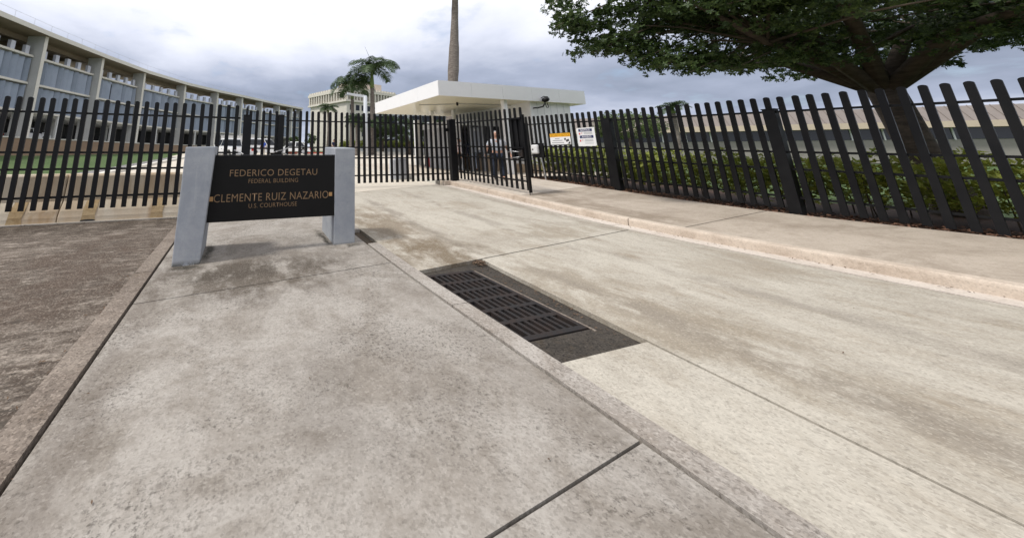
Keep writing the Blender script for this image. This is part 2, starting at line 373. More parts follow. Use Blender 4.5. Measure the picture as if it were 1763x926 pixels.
# ------------------------------------------------------------------ ground heights
def ss(a, b, t):
    t = min(1.0, max(0.0, (t - a) / (b - a))); return t * t * (3 - 2 * t)
def zg(u, w):
    base = .36 * ss(3.5, 13.5, w)
    k = max(ss(-1.2, 2.2, u), ss(9.6, 12.5, w))
    far = 0.0
    if w > 12:
        t = w - 12
        far = .036 * (t * t / 12 if t < 6 else t - 3)
        if w > 45: far = .036 * 30 + .016 * (min(w, 140) - 45)
    return base * k + far
def patch(name, m, c, nu, nw, dz, thick=0.0, parent=None, kind=None, dz2=None):
    # bilinear sheet between the corners c00,c10,c11,c01 laid on the ground; dz2: offset on the +X side
    b = MB(); (a0, a1, a2, a3) = [Vector((*p, 0)) for p in c]
    if dz2 is None: dz2 = dz
    for j in range(nw + 1):
        for i in range(nu + 1):
            s_, t_ = i / nu, j / nw
            p = a0 * (1 - s_) * (1 - t_) + a1 * s_ * (1 - t_) + a2 * s_ * t_ + a3 * (1 - s_) * t_
            b.v.append((p.x, p.y, zg(p.x, p.y) + dz + (dz2 - dz) * s_))
    def ix(i, j): return j * (nu + 1) + i
    for j in range(nw):
        for i in range(nu): b.f.append((ix(i, j), ix(i + 1, j), ix(i + 1, j + 1), ix(i, j + 1))); b.m.append(0)
    if thick:
        ring = [ix(i, 0) for i in range(nu)] + [ix(nu, j) for j in range(nw)] + [ix(i, nw) for i in range(nu, 0, -1)] + [ix(0, j) for j in range(nw, 0, -1)]
        b0 = len(b.v)
        for r in ring: x, y, z = b.v[r]; b.v.append((x, y, z - thick))
        n = len(ring)
        for i in range(n): b.f.append((ring[i], b0 + i, b0 + (i + 1) % n, ring[(i + 1) % n])); b.m.append(0)
    o = b.build(name, m, parent)
    if kind: o["kind"] = kind
    return o
def struct(name):
    o = empty(name, (0, 0, 0)); o["kind"] = "structure"; return o

# base terrain

gb = MB()
us = [-700, -400, -200, -120, -80, -60, -45] + [x for x in range(-36, 61, 2)] + [70, 90, 130, 200, 400, 700]
ws = [-300, -100, -40] + [x * 1.0 for x in range(-20, 60)] + [x for x in range(60, 140, 5)] + [160, 220, 400, 800, 1500]
for w_ in ws:
    for u_ in us: gb.v.append((u_, w_, zg(u_, w_) - (.9 if 0 <= u_ <= 6 and -2 <= w_ <= 8 else .16)))
for j in range(len(ws) - 1):
    for i in range(len(us) - 1):
        a = j * len(us) + i; gb.f.append((a, a + 1, a + 1 + len(us), a + len(us))); gb.m.append(0)
prop(gb.build("ground", M['grass']), kind="structure")

# driveway slabs with open joints over dark dirt
drv = struct("driveway")
patch("joint_bed", M['dirt'], [(-6.3, 9.3), (7.7, 9.3), (7.7, 62), (-6.3, 62)], 12, 60, -.05, parent=drv)
patch("joint_bed", M['dirt'], [(2.05, 4.3), (7.7, 4.3), (7.7, 9.3), (2.05, 9.3)], 6, 8, -.05, parent=drv)
patch("joint_bed", M['dirt'], [(3.3, -2.6), (7.7, -2.6), (7.7, 4.3), (3.42, 4.3)], 5, 6, -.05, parent=drv)
G = .013
def jw(u): return 4.19 + .158 * (u - 2.32)
def sw(u): return 10.08 + .288 * (u - 2.32)
patch("slab", M['drive'], [(2.30, jw(2.30) + G), (7.318, jw(7.32) + G), (7.318, sw(7.32) - G), (2.30, sw(2.30) - G)], 20, 26, 0, .12, drv)
patch("slab", M['drive'], [(2.86, -2.5), (7.318, -2.5), (7.318, jw(7.32) - G), (3.385, jw(3.385) - G)], 18, 20, 0, .12, drv)
patch("slab", M['drive'], [(2.30, -2.5), (2.85, -2.5), (3.19, 2.18), (2.30, 2.18)], 4, 12, 0, .12, drv)
patch("slab", M['drive_far'], [(2.30, sw(2.30) + G), (7.318, sw(7.32) + G), (7.318, 17), (2.30, 17)], 16, 16, 0, .12, drv)
patch("slab", M['drive_far'], [(-6.2, 9.3), (2.285, 9.3), (2.285, 17), (-6.2, 17)], 18, 16, 0, .12, drv)
for (w0, w1) in ((17, 24), (24, 31), (31, 38), (38, 48), (48, 60)):
    for (u0, u1) in ((-6.2, .5), (.52, 7.32)):
        patch("slab", M['drive_far'], [(u0, w0 + G), (u1, w0 + G), (u1, w1 - G), (u0, w1 - G)], 8, 8, 0, .12, drv)
# drain recess and grate
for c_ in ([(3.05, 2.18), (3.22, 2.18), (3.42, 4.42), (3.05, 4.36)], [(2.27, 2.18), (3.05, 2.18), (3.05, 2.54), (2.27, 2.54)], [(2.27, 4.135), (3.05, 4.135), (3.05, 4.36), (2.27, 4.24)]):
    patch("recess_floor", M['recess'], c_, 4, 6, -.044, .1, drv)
gr = root("drain_grate", "rusty cast iron storm drain grate set in a dark recess beside the sign island", "drain grate")
def zgr(w): return zg(2.6, w) - .045
g0, g1, h0, h1 = 2.335, 3.045, 2.55, 4.13
fb = MB()
z0, z1 = -.10, -.035
fb.box(g0, g1, h1 - .06, h1, z0, z1); fb.box(g0, g1, h0, h0 + .06, z0, z1); fb.box(g0, g0 + .045, h0 + .06, h1 - .06, z0, z1); fb.box(g1 - .045, g1, h0 + .06, h1 - .06, z0, z1)
fb.build("frame", M['iron'], gr, bevel=.004)
rows = 6; rp = (h1 - h0 - .12) / rows
for r in range(1, rows):
    y = h0 + .06 + r * rp; boxpart("cross_bar", M['iron'], gr, g0 + .045, g1 - .045, y - .028, y + .028, z0, z1 - .001, .003)
nb = 8; bp = (g1 - g0 - .09) / nb
for r in range(rows):
    y0 = h0 + .06 + r * rp + (.028 if r else 0); y1 = h0 + .06 + (r + 1) * rp - (.028 if r < rows - 1 else 0)
    for i in range(1, nb):
        x = g0 + .045 + i * bp
        boxpart("bar", M['iron'], gr, x - .017, x + .017, y0, y1, z0, z1 - .003)
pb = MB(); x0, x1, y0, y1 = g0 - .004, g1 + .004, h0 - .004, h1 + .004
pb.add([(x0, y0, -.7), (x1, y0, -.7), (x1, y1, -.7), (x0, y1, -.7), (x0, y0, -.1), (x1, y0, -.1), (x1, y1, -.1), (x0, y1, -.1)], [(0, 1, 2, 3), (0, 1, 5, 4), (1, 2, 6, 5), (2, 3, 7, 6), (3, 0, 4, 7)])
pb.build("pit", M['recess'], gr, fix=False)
# concrete lip around the grate
lip = MB(); lip.box(3.052, 3.075, 2.5, 4.14, -.10, -.040); lip.box(2.30, 3.075, 4.141, 4.16, -.10, -.040)
lip.build("lip", M['old_kerb'], drv)

# island with the sign
isl = struct("sign_island")
patch("joint_bed", M['dirt'], [(-1.1, -2.6), (2.3, -2.6), (2.3, 9.25), (-1.1, 9.25)], 8, 20, -.06, parent=isl)
def iw(u): return 4.326 + .123 * u
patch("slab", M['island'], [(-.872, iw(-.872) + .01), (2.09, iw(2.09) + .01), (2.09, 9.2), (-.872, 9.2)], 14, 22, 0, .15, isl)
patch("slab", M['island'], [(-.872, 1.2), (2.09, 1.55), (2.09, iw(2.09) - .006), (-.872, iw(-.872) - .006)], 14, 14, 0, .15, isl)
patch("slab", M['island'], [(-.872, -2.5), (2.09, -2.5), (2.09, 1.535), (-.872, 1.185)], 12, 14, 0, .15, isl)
for (w0, w1) in ((-2.5, .9), (.91, 3.2), (3.21, 5.48)):
    patch("kerb_stone", M['island_kerb'], [(2.108, w0), (2.285, w0), (2.285, w1), (2.108, w1)], 2, 8, .012, .16, isl)
patch("kerb_stone", M['island_kerb'], [(2.108, 6.35), (2.285, 6.35), (2.285, 9.2), (2.108, 9.2)], 2, 8, .006, .16, isl)
for (w0, w1) in ((-2.5, 2.0), (2.01, 5.15), (5.165, 8.3), (8.31, 9.2)):
    patch("kerb_stone", M['old_kerb'], [(-1.09, w0), (-.895, w0), (-.895, w1), (-1.09, w1)], 2, 8, .02, .18, isl)
lp = patch("left_pavement", M['dirty'], [(-30, -3), (-1.10, -3), (-1.10, 9.6), (-30, 9.6)], 40, 24, -.02, 0, kind="structure")

# right-hand gutter, kerb and sidewalk
ker = struct("kerb")
for (w0, w1) in ((-6, 1.2), (1.21, 5.33), (5.345, 9.3), (9.31, 11.25)):
    patch("gutter_slab", M['gutter'], [(7.345, w0), (7.66, w0), (7.66, w1), (7.345, w1)], 2, 10, .004, .12, ker)
def kerbstone(w0, w1):
    b = MB(); n = 10; prof = [(7.655, -.05), (7.668, .10), (7.675, .122), (7.695, .138), (7.82, .146), (7.822, -.05)]
    for j in range(n + 1):
        w_ = w0 + (w1 - w0) * j / n
        for (x, z) in prof: b.v.append((x, w_, zg(7.6, w_) + z))
    k = len(prof)
    for j in range(n):
        for i in range(k - 1): b.f.append((j * k + i, j * k + i + 1, (j + 1) * k + i + 1, (j + 1) * k + i)); b.m.append(0)
    for j in (0, n): b.f.append(tuple(j * k + i for i in range(k))); b.m.append(0)
    b.build("kerb_stone", M['kerb'], ker)
for (w0, w1) in ((-6, 1.0), (1.012, 5.2), (5.215, 9.3), (9.315, 11.3)): kerbstone(w0, w1)
# the kerb returns round the gate post
boxpart("kerb_end", M['kerb'], ker, 7.42, 7.83, 11.31, 11.62, .1, zg(7.6, 11.4) + .15, .02)
wk = struct("sidewalk")
patch("joint_bed", M['dirt'], [(7.82, -7), (11.5, -7), (11.5, 12), (7.82, 12)], 4, 24, .08, parent=wk)
SWJ = [(-7, -7.3), (.3, .5), (4.35, 4.7), (8.1, 8.75), (11.9, 11.9)]
for i in range(4):
    (a0, a1), (b0, b1) = SWJ[i], SWJ[i + 1]
    patch("slab", M['walk_pale'] if i == 3 else M['walk'], [(7.834, a0 + .011), (11.3, a1 + .011), (11.3, b1 - .011), (7.834, b0 - .011)], 8, 12, .143, .1, wk, dz2=.20)
patch("booth_pad", M['walk_pale'], [(7.40, 11.91), (18.5, 11.91), (18.5, 22.5), (7.40, 22.5)], 16, 16, .15, .3, wk)
patch("mulch_bed", M['mulch'], [(11.31, -9), (15.0, -9), (15.0, 11.9), (11.31, 11.9)], 10, 30, .17, 0, kind="structure")
# mulch chips and dry leaves along the fence foot
mc = MB()
for i in range(2600):
    x = 11.33 + random.random() ** 1.6 * 1.0; y = random.uniform(-3, 11.6); z = zg(x, y) + .185 + random.random() * .03
    s_ = random.uniform(.012, .04); q = Euler((random.uniform(-.6, .6), random.uniform(-.6, .6), random.uniform(0, 6.3))).to_matrix()
    mc.add([Vector((x, y, z)) + q @ Vector(p) for p in ((-s_, -s_ * .5, 0), (s_, -s_ * .4, 0), (s_ * .8, s_ * .5, .004), (-s_, s_ * .4, .002))], [(0, 1, 2, 3)])
prop(mc.build("mulch_chips", mat('dry_leaf_litter', (.15, .075, .045), .9), fix=False), "scattered brown mulch and dry leaves under the hedge", "mulch", kind="stuff")

# lawn, gravel strip and far kerb behind the left fence
patch("lawn", M['grass'], [(-40, 10.4), (-7.6, 10.4), (-5.6, 36), (-40, 46)], 20, 30, .03, 0, kind="structure")
patch("gravel_strip", M['gravel'], [(-7.75, 10.4), (-6.55, 10.4), (-4.5, 35.5), (-5.75, 36)], 3, 30, .05, 0, kind="structure")
fk = struct("far_kerb")
patch("kerb_stone", M['pale_concrete'], [(-6.55, 10.4), (-6.25, 10.4), (-4.2, 35.5), (-4.5, 35.5)], 2, 30, .14, .2, fk)
patch("kerb_stone", M['pale_concrete'], [(7.34, 11.8), (7.6, 11.8), (7.6, 44), (7.34, 44)], 2, 30, .14, .2, fk)
ap = struct("parking_apron")
for (u0, u1) in ((7.62, 15.0), (15.02, 23.0), (23.02, 32.0)):
    for (w0, w1) in ((22.55, 30), (30.02, 38), (38.02, 43.5)):
        patch("slab", M['drive_far'], [(u0, w0), (u1, w0), (u1, w1), (u0, w1)], 6, 6, .01, .2, ap)
patch("slab", M['drive_far'], [(7.34, 43.5), (32, 36), (32, 39), (7.34, 46.5)], 8, 3, .006, .2, ap)
rk = struct("red_kerb")
patch("kerb_stone", M['redkerb'], [(4.5, 45.5), (12.5, 45.5), (12.5, 45.9), (4.5, 45.9)], 6, 2, .22, .25, rk)
patch("kerb_stone", M['pale_concrete'], [(12.5, 44.4), (33.0, 38.4), (33.2, 38.8), (12.5, 44.8)], 12, 2, .35, .5, rk)

# ------------------------------------------------------------------ palisade fences
PW = .093
def picket_mesh(h, axis, d=.019, pw=PW):
    b = MB(); n = 8; r = pw / 2; prof = [(-r, 0), (r, 0)]
    for i in range(n + 1):
        a = math.pi * i / n; prof.append((r * math.cos(a), h - r * .75 + r * .75 * math.sin(a)))
    for y in (-d, d):
        for (x, z) in prof: b.v.append((x, y, z) if axis == 'x' else (y, x, z))
    k = len(prof); b.f.append(tuple(range(k))); b.f.append(tuple(range(2 * k - 1, k - 1, -1)))
    for i in range(k): b.f.append((i, (i + 1) % k, k + (i + 1) % k, k + i))
    b.m = [0] * len(b.f)
    me = b.mesh("picket", M['black'])
    bm = bmesh.new(); bm.from_mesh(me); bmesh.ops.recalc_face_normals(bm, faces=bm.faces); bm.to_mesh(me); bm.free()
    return me
PKX, PKY, PKL = picket_mesh(2.41, 'x'), picket_mesh(2.41, 'y'), picket_mesh(2.41, 'y', .012, .085)
RAILS = (.25, .84, 1.20, 2.08)
def fence(parent, axis, c, a0, a1, zf, step=.208, skip=None, side=1, first=0.0, pk=None):
    n = int(abs(a1 - a0 - first) / step + 1e-6) + 1
    for i in range(n):
        a = a0 + first + i * step
        if skip and skip(a): continue
        z = zf(a) + random.uniform(-.004, .004)
        link("picket", pk or (PKX if axis == 'x' else PKY), parent, (a, c, z) if axis == 'x' else (c, a, z), (0, R(random.uniform(-.25, .25)), 0) if axis == 'x' else (R(random.uniform(-.25, .25)), 0, 0))
    for h in RAILS:
        b = MB(); seg = 6; d0, d1 = (.0195, .058) if side > 0 else (-.058, -.0195)
        for i in range(seg + 1):
            a = a0 + (a1 - a0) * i / seg; z = zf(a) + h
            for (o_, q) in ((d0, -.022), (d1, -.022), (d1, .022), (d0, .022)):
                b.v.append((a, c + o_, z + q) if axis == 'x' else (c + o_, a, z + q))
        for i in range(seg):
            for j in range(4): b.f.append((i * 4 + j, i * 4 + (j + 1) % 4, i * 4 + 4 + (j + 1) % 4, i * 4 + 4 + j)); b.m.append(0)
        b.f += [(0, 1, 2, 3), tuple(seg * 4 + j for j in (3, 2, 1, 0))]; b.m += [0, 0]
        b.build("rail", M['black'], parent)
def post(parent, x, y, z0, z1, s=.095, name="post"):
    b = MB(); b.box(x - s, x + s, y - s, y + s, z0, z1); o = b.build(name, M['black'], parent, bevel=.008)
    c = MB(); c.box(x - s - .008, x + s + .008, y - s - .008, y + s + .008, z1, z1 + .02); c.build("post_cap", M['black'], o); return o

lf = root("palisade_fence", "long black palisade fence standing in front of the stained concrete barriers", "fence", "black palisade fence runs")
fence(lf, 'x', 9.25, -8.17, .05, lambda a: .28, first=0.0)
post(lf, .22, 9.25, 0, 2.42, .10)
rf0 = root("palisade_fence", "short black palisade return from the corner post back to the gate line", "fence", "black palisade fence runs")
fence(rf0, 'y', .22, 9.47, 11.25, lambda a: .30 + (a - 9.4) * .08)
pf = root("palisade_fence", "short fixed black palisade panel between two square posts behind the sign", "fence", "black palisade fence runs")
fence(pf, 'x', 11.35, .36, 1.22, lambda a: .42)
post(pf, 1.34, 11.35, zg(1.3, 11.35) - .05, 2.69, .095)
sg = root("sliding_gate", "wide closed black palisade sliding gate across the driveway", "gate")
fence(sg, 'x', 11.35, 1.51, 7.72, lambda a: .455 + (a - 1.5) * .004, first=.06)
gp = root("gate_post", "thick pair of black square gate posts at the kerb end", "gate post")
post(gp, 7.86, 11.36, zg(7.8, 11.3), 2.72, .09); post(gp, 8.06, 11.50, zg(7.8, 11.3), 2.76, .09)
boxpart("guide_bracket", M['black'], gp, 7.62, 7.95, 11.42, 11.47, 2.30, 2.42)
lg = root("pedestrian_gate", "narrow black palisade gate leaf standing open over the sidewalk", "gate")
fence(lg, 'y', 8.10, 8.06, 11.25, lambda a: .42 + (a - 8.06) * .037, side=-1, first=.03, pk=PKL)
boxpart("stile", M['black'], lg, 8.06, 8.14, 8.00, 8.045, .36, 2.60)
boxpart("lock_plate", M['black'], lg, 8.125, 8.15, 8.07, 8.62, 1.30, 2.52)
boxpart("lock_case", M['iron'], lg, 8.02, 8.075, 8.10, 8.26, 1.36, 1.56, .006)
hd = MB(); hd.tube([(8.03, 8.18, 1.50), (7.93, 8.18, 1.51), (7.91, 8.40, 1.53), (7.93, 8.55, 1.50)], .012, 6); hd.build("handle", M['silver'], lg, smooth=True)
hd = MB(); hd.tube([(8.03, 8.16, 1.37), (7.94, 8.2, 1.35), (7.93, 8.5, 1.33)], .01, 6); hd.build("handle", M['silver'], lg, smooth=True)
db = MB(); db.tube([(8.06, 8.02, .20), (8.06, 8.02, 1.25)], .011, 6); db.build("drop_bolt", M['iron'], lg)
rf = root("palisade_fence", "long black palisade fence along the sidewalk in front of the hedge", "fence", "black palisade fence runs")
fence(rf, 'y', 11.42, -6.0, 11.35, lambda a: .13 + .038 * a + max(0, -a) * .02, first=.10)
for yy in (11.3, 7.88, 4.3, .7, -2.9): post(rf, 11.47, yy, zg(11.4, yy) + .12, .13 + .038 * yy + 2.13, .095)
# chains and padlock round the gate post
def chain(name, label, pts, n):
    ch = root(name, label, "chain"); P_ = [Vector(p) for p in pts]
    tot = [0]
    for i in range(len(P_) - 1): tot.append(tot[-1] + (P_[i + 1] - P_[i]).length)
    for k in range(n):
        d = tot[-1] * (k + .5) / n; i = max(j for j in range(len(tot) - 1) if tot[j] <= d)
        t = (P_[i + 1] - P_[i]).normalized(); c = P_[i] + t * (d - tot[i]); u = t.orthogonal().normalized()
        if k % 2: u = t.cross(u)
        b = MB(); ring = []
        for j in range(11):
            a = 2 * math.pi * j / 10; ring.append(c + t * math.cos(a) * tot[-1] / n * .68 + u * math.sin(a) * .018)
        b.tube(ring, .0065, 5, cap=False); b.build("link", M['silver'], ch)
    return ch
chain("gate_chain", "silver chain looped round the gate post behind the sign top", [(1.12, 11.22, 1.50), (1.30, 11.20, 1.55), (1.52, 11.22, 1.60), (1.62, 11.25, 1.66)], 12)
chain("gate_chain", "short silver chain hanging below the gate latch behind the sign top", [(1.46, 11.24, 1.60), (1.40, 11.2, 1.48), (1.60, 11.2, 1.40), (1.80, 11.25, 1.42)], 11)
chain("gate_chain", "silver chain end on the corner fence post near the grey sign post", [(-.05, 9.18, 1.54), (.06, 9.16, 1.49), (.16, 9.13, 1.45)], 6)

# ------------------------------------------------------------------ concrete barriers behind the left fence
def barrier(x0, x1, label):
    r = root("concrete_barrier", label, "barrier", "stained concrete barriers behind the fence")
    prof = [(9.36, -.05), (9.36, .10), (9.40, .22), (9.53, .42), (9.58, .95), (9.61, 1.0), (9.77, 1.0), (9.80, .95), (9.85, .42), (9.98, .22), (10.02, .10), (10.02, -.05)]
    b = MB(); k = len(prof)
    cuts = [x0, x0 + .03, x1 - .03, x1]
    for i, x in enumerate(cuts):
        s_ = .97 if i in (0, 3) else 1.0
        for (y, z) in prof: b.v.append((x, 9.69 + (y - 9.69) * s_, z if z < .9 or s_ == 1 else z - .02))
    for i in range(3):
        for j in range(k): b.f.append((i * k + j, i * k + (j + 1) % k, (i + 1) * k + (j + 1) % k, (i + 1) * k + j)); b.m.append(0)
    b.f += [tuple(range(k)), tuple(range(4 * k - 1, 3 * k - 1, -1))]; b.m += [0, 0]
    b.build("body", M['barrier'], r, bevel=.01)
    L_ = x1 - x0
    for f in (.22, .74):                       # recessed fork pockets with a rounded foot
        xc = x0 + L_ * f; p = MB()
        p.add([(xc - .14, 9.352, -.02), (xc + .14, 9.352, -.02), (xc + .12, 9.352, .13), (xc - .12, 9.352, .13), (xc - .13, 9.395, .24), (xc + .13, 9.395, .24), (xc - .12, 9.525, .425), (xc + .12, 9.525, .425)],
              [(0, 1, 2, 3), (3, 2, 5, 4), (4, 5, 7, 6)])
        p.build("stain_rib", M['ret'] if False else M['rustrib'], r)
        q = MB(); n = 8
        q.v = [(xc - .14, 9.35, -.04), (xc + .14, 9.35, -.04)] + [(xc + .14 * math.cos(math.pi * i / n), 9.349, .02 + .022 * math.sin(math.pi * i / n)) for i in range(n + 1)]
        q.f = [tuple(range(len(q.v)))]; q.m = [0]
        if f < .5: q.build("foot_slot", M['dark'], r)
M['rustrib'] = concrete('rust_streaked_concrete', (.58, .44, .26), (.44, .29, .14), pscale=3, amount=.8)
barrier(-9.0, -6.42, "pale concrete barrier furthest along the left fence")
barrier(-6.40, -3.62, "rust streaked concrete barrier behind the left end of the fence")
barrier(-3.60, -1.00, "rust streaked concrete barrier nearest the grey sign post")
barrier(-.98, .9, "short concrete barrier hidden mostly behind the sign")

# ------------------------------------------------------------------ the sign
sn = root("monument_sign", "black building sign with bronze lettering between two grey concrete posts", "sign")
b = MB(); b.hexa([(-.711, 5.33, -.03), (-.372, 5.345, -.03), (-.362, 6.27, -.03), (-.715, 6.27, -.03)], [(-.697, 5.42, 1.545), (-.291, 5.42, 1.556), (-.295, 6.10, 1.56), (-.70, 6.10, 1.56)])
b.build("post", M['post_grey'], sn, bevel=.012)
b = MB(); b.hexa([(1.573, 5.60, 0), (1.935, 5.62, 0), (1.95, 6.52, 0), (1.60, 6.52, 0)], [(1.578, 5.59, 1.545), (1.94, 5.60, 1.545), (1.94, 6.30, 1.572), (1.58, 6.30, 1.572)])
b.build("post", M['post_grey'], sn, bevel=.012)
pan = boxpart("panel", M['panel_black'], sn, -.34, 1.60, 5.60, 5.74, .474, 1.422, .006)
boxpart("top_cap", M['panel_edge'], pan, -.335, 1.585, 5.597, 5.745, 1.4235, 1.435)
def text(name, s, x0, x1, zc, h, y, m, parent, axis='x', depth=.004, bold=.0):
    cu = bpy.data.curves.new(name, 'FONT'); cu.body = s; cu.align_x = 'CENTER'; cu.align_y = 'CENTER'; cu.size = 1.0; cu.offset = bold - .010
    cu.resolution_u = 3; cu.space_character = 1.06
    tmp = bpy.data.objects.new(name, cu); COL.objects.link(tmp)
    bpy.context.view_layer.update()
    me = bpy.data.meshes.new_from_object(tmp.evaluated_get(bpy.context.evaluated_depsgraph_get()))
    bpy.data.objects.remove(tmp); bpy.data.curves.remove(cu)
    xs = [v.co.x for v in me.vertices]; ys = [v.co.y for v in me.vertices]
    xa, xb, ya, yb = min(xs), max(xs), min(ys), max(ys)
    for v in me.vertices:
        fx = (v.co.x - xa) / (xb - xa); fz = (v.co.y - ya) / (yb - ya)
        a = x0 + (x1 - x0) * fx; z = zc - h / 2 + h * fz
        v.co = (a, y, z) if axis == 'x' else (y, a, z)
    me.materials.clear(); me.materials.append(m)
    return link(name, me, parent)
text("lettering", "FEDERICO DEGETAU", -.071, 1.279, 1.164, .098, 5.592, M['gold'], pan, bold=.003)
text("lettering", "FEDERAL BUILDING", .208, .968, 1.042, .062, 5.592, M['gold'], pan, bold=.0)
text("lettering", "CLEMENTE RUIZ NAZARIO", -.271, 1.471, .806, .112, 5.592, M['gold'], pan, bold=.003)
text("lettering", "U.S. COURTHOUSE", .231, .962, .684, .062, 5.592, M['gold'], pan, bold=.0)
boxpart("square_mark", M['gold_sq'], pan, -.339, -.280, 5.592, 5.599, .768, .832)
boxpart("square_mark", M['gold_sq'], pan, 1.482, 1.535, 5.592, 5.599, .780, .838)

# ------------------------------------------------------------------ guard booth with its canopy
bo = root("guard_booth", "white flat roofed guard booth with a deep canopy behind the open gate", "guard booth")
ZB = .55
roof = boxpart("canopy_roof", M['white2'], bo, 8.56, 17.44, 13.06, 20.44, 4.06, 4.64)
for i in range(5):
    x0 = 8.5 + 9.0 * i / 5; x1 = 8.5 + 9.0 * (i + 1) / 5
    boxpart("fascia_panel", M['white'], roof, x0 + (.006 if i else 0), x1 - .006, 13.0, 13.05, 4.02, 4.72)
    boxpart("fascia_panel", M['white'], roof, x0 + .006, x1 - .006, 20.45, 20.50, 4.02, 4.72)
for i in range(4):
    y0 = 13.053 + 7.39 * i / 4; y1 = 13.053 + 7.39 * (i + 1) / 4
    boxpart("fascia_panel", M['white'], roof, 8.5, 8.55, y0, y1 - .006, 4.02, 4.72)
    boxpart("fascia_panel", M['white'], roof, 17.45, 17.5, y0, y1 - .006, 4.02, 4.72)
for i in range(18):
    y0 = 13.06 + 7.38 * i / 18; boxpart("soffit_strip", M['gloss_soffit'], roof, 8.555, 17.445, y0 + .005, y0 + .405, 4.03, 4.055)
ctube = MB(); ctube.tube([(9.2, 16.0, 4.01), (11.0, 15.0, 4.01)], .018, 6); ctube.tube([(10.8, 14.9, 4.0), (14.0, 14.5, 4.0)], .018, 6)
ctube.build("conduit", M['grey'], roof)
for (x, y) in ((11.29, 18.2), (12.29, 17.3), (12.42, 13.35)):
    boxpart("column", M['white'], bo, x - .11, x + .11, y - .11, y + .11, zg(x, y) + .12, 4.03, .01)
# white room on the right
boxpart("white_wall", M['white'], bo, 13.95, 16.62, 13.25, 19.6, .95, 4.03)
boxpart("wall_base", M['beige'], bo, 13.945, 16.64, 13.23, 19.62, .40, .95)
for i in range(1, 6): boxpart("panel_joint", M['light_grey'], bo, 13.95 + 2.67 * i / 6 - .006, 13.95 + 2.67 * i / 6 + .006, 13.243, 13.25, .96, 4.02)
# cabin
boxpart("lower_wall", M['beige'], bo, 12.72, 13.94, 15.5, 19.5, .4, 1.42)
boxpart("upper_wall", M['light_grey'], bo, 11.40, 13.94, 15.5, 19.5, 2.95, 3.28)
boxpart("back_wall", M['dark'], bo, 11.40, 13.94, 19.3, 19.45, .4, 2.95)
boxpart("side_wall", M['grey'], bo, 11.40, 11.48, 15.55, 19.3, .4, 2.95)
boxpart("window_glass", M['glass'], bo, 12.75, 13.93, 15.52, 15.55, 1.44, 2.94)
boxpart("counter", M['light_grey'], bo, 12.78, 13.94, 15.15, 15.48, 1.38, 1.44)
for x in (12.72, 13.3): boxpart("mullion", M['light_grey'], bo, x - .025, x + .025, 15.46, 15.50, 1.44, 2.95)
dr = boxpart("door", M['grey_glass'], bo, 11.92, 12.66, 15.42, 15.46, 1.52, 2.86)
boxpart("door_frame", M['grey'], dr, 11.86, 11.92, 15.40, 15.48, .5, 2.92); boxpart("door_frame", M['grey'], dr, 12.66, 12.71, 15.40, 15.48, .5, 2.92)
boxpart("paper_notice", M['signwhite'], dr, 12.16, 12.34, 15.405, 15.412, 2.66, 2.76)
boxpart("paper_notice", M['signwhite'], dr, 12.22, 12.42, 15.405, 15.412, 1.66, 1.78)
boxpart("pier", M['white2'], bo, 11.54, 11.98, 20.55, 20.95, .5, 3.70, .01)
boxpart("pier", M['light_grey'], bo, 12.61, 13.22, 20.55, 20.95, .5, 3.60, .01)
boxpart("lamp_fitting", M['black'], bo, 10.6, 10.68, 14.6, 14.68, 3.86, 4.03)

# security camera on the fascia
sc_ = root("security_camera", "black security camera on a bent arm under the white canopy edge", "camera")
b = MB(); b.tube([(14.12, 13.22, 3.70), (14.12, 12.98, 3.68), (14.35, 12.86, 3.74), (14.50, 12.85, 3.90), (14.50, 12.85, 4.02)], .035, 8); b.build("arm", M['black'], sc_, smooth=True)
b = MB(); b.tube([(14.44, 12.95, 4.06), (14.47, 12.90, 4.07), (14.53, 12.82, 4.09), (14.60, 12.74, 4.11), (14.64, 12.69, 4.12)], [.05, .11, .135, .11, .05], 16); b.build("camera_body", M['black'], sc_, smooth=True)
b = MB(); b.tube([(14.33, 12.90, 4.16), (14.46, 12.86, 4.25), (14.62, 12.74, 4.22)], .022, 6); b.build("sun_shield", M['black'], sc_, smooth=True)
b = MB(); b.tube([(14.50, 12.85, 3.9), (14.60, 12.85, 3.68), (14.72, 12.86, 3.72), (14.70, 12.9, 3.95)], .018, 6); b.build("cable", M['black'], sc_)

# warning signs hung on the right fence (they face the sidewalk, -X)
def board(name, label, y0, y1, z0, z1, x, m):
    r = root(name, label, "sign"); b = MB(); n = 5; rr = .035; pts = []
    for (cy_, cz_, a0) in ((y1 - rr, z1 - rr, 0), (y0 + rr, z1 - rr, 90), (y0 + rr, z0 + rr, 180), (y1 - rr, z0 + rr, 270)):
        for i in range(n + 1):
            a = R(a0 + 90 * i / n); pts.append((cy_ + rr * math.cos(a), cz_ + rr * math.sin(a)))
    k = len(pts)
    for xx in (x, x + .006): b.v += [(xx, p[0], p[1]) for p in pts]
    b.f = [tuple(range(k)), tuple(range(2 * k - 1, k - 1, -1))] + [(i, (i + 1) % k, k + (i + 1) % k, k + i) for i in range(k)]; b.m = [0] * len(b.f)
    return r, b.build("board", m, r)
X = 11.385
r1, bd = board("security_sign", "white and amber security notice board on the black fence", 9.20, 10.08, 1.765, 2.212, X, M['ink'])
boxpart("face", M['signwhite'], bd, X - .004, X - .001, 9.22, 10.06, 1.785, 2.06)
boxpart("header", M['yellow'], bd, X - .004, X - .001, 9.22, 10.06, 2.062, 2.192)
text("header_text", "SECURITY NOTICE", 10.02, 9.26, 2.125, .085, X - .006, M['redink'] if False else M['brownink'] if 'brownink' in M else M['ink'], bd, 'y')
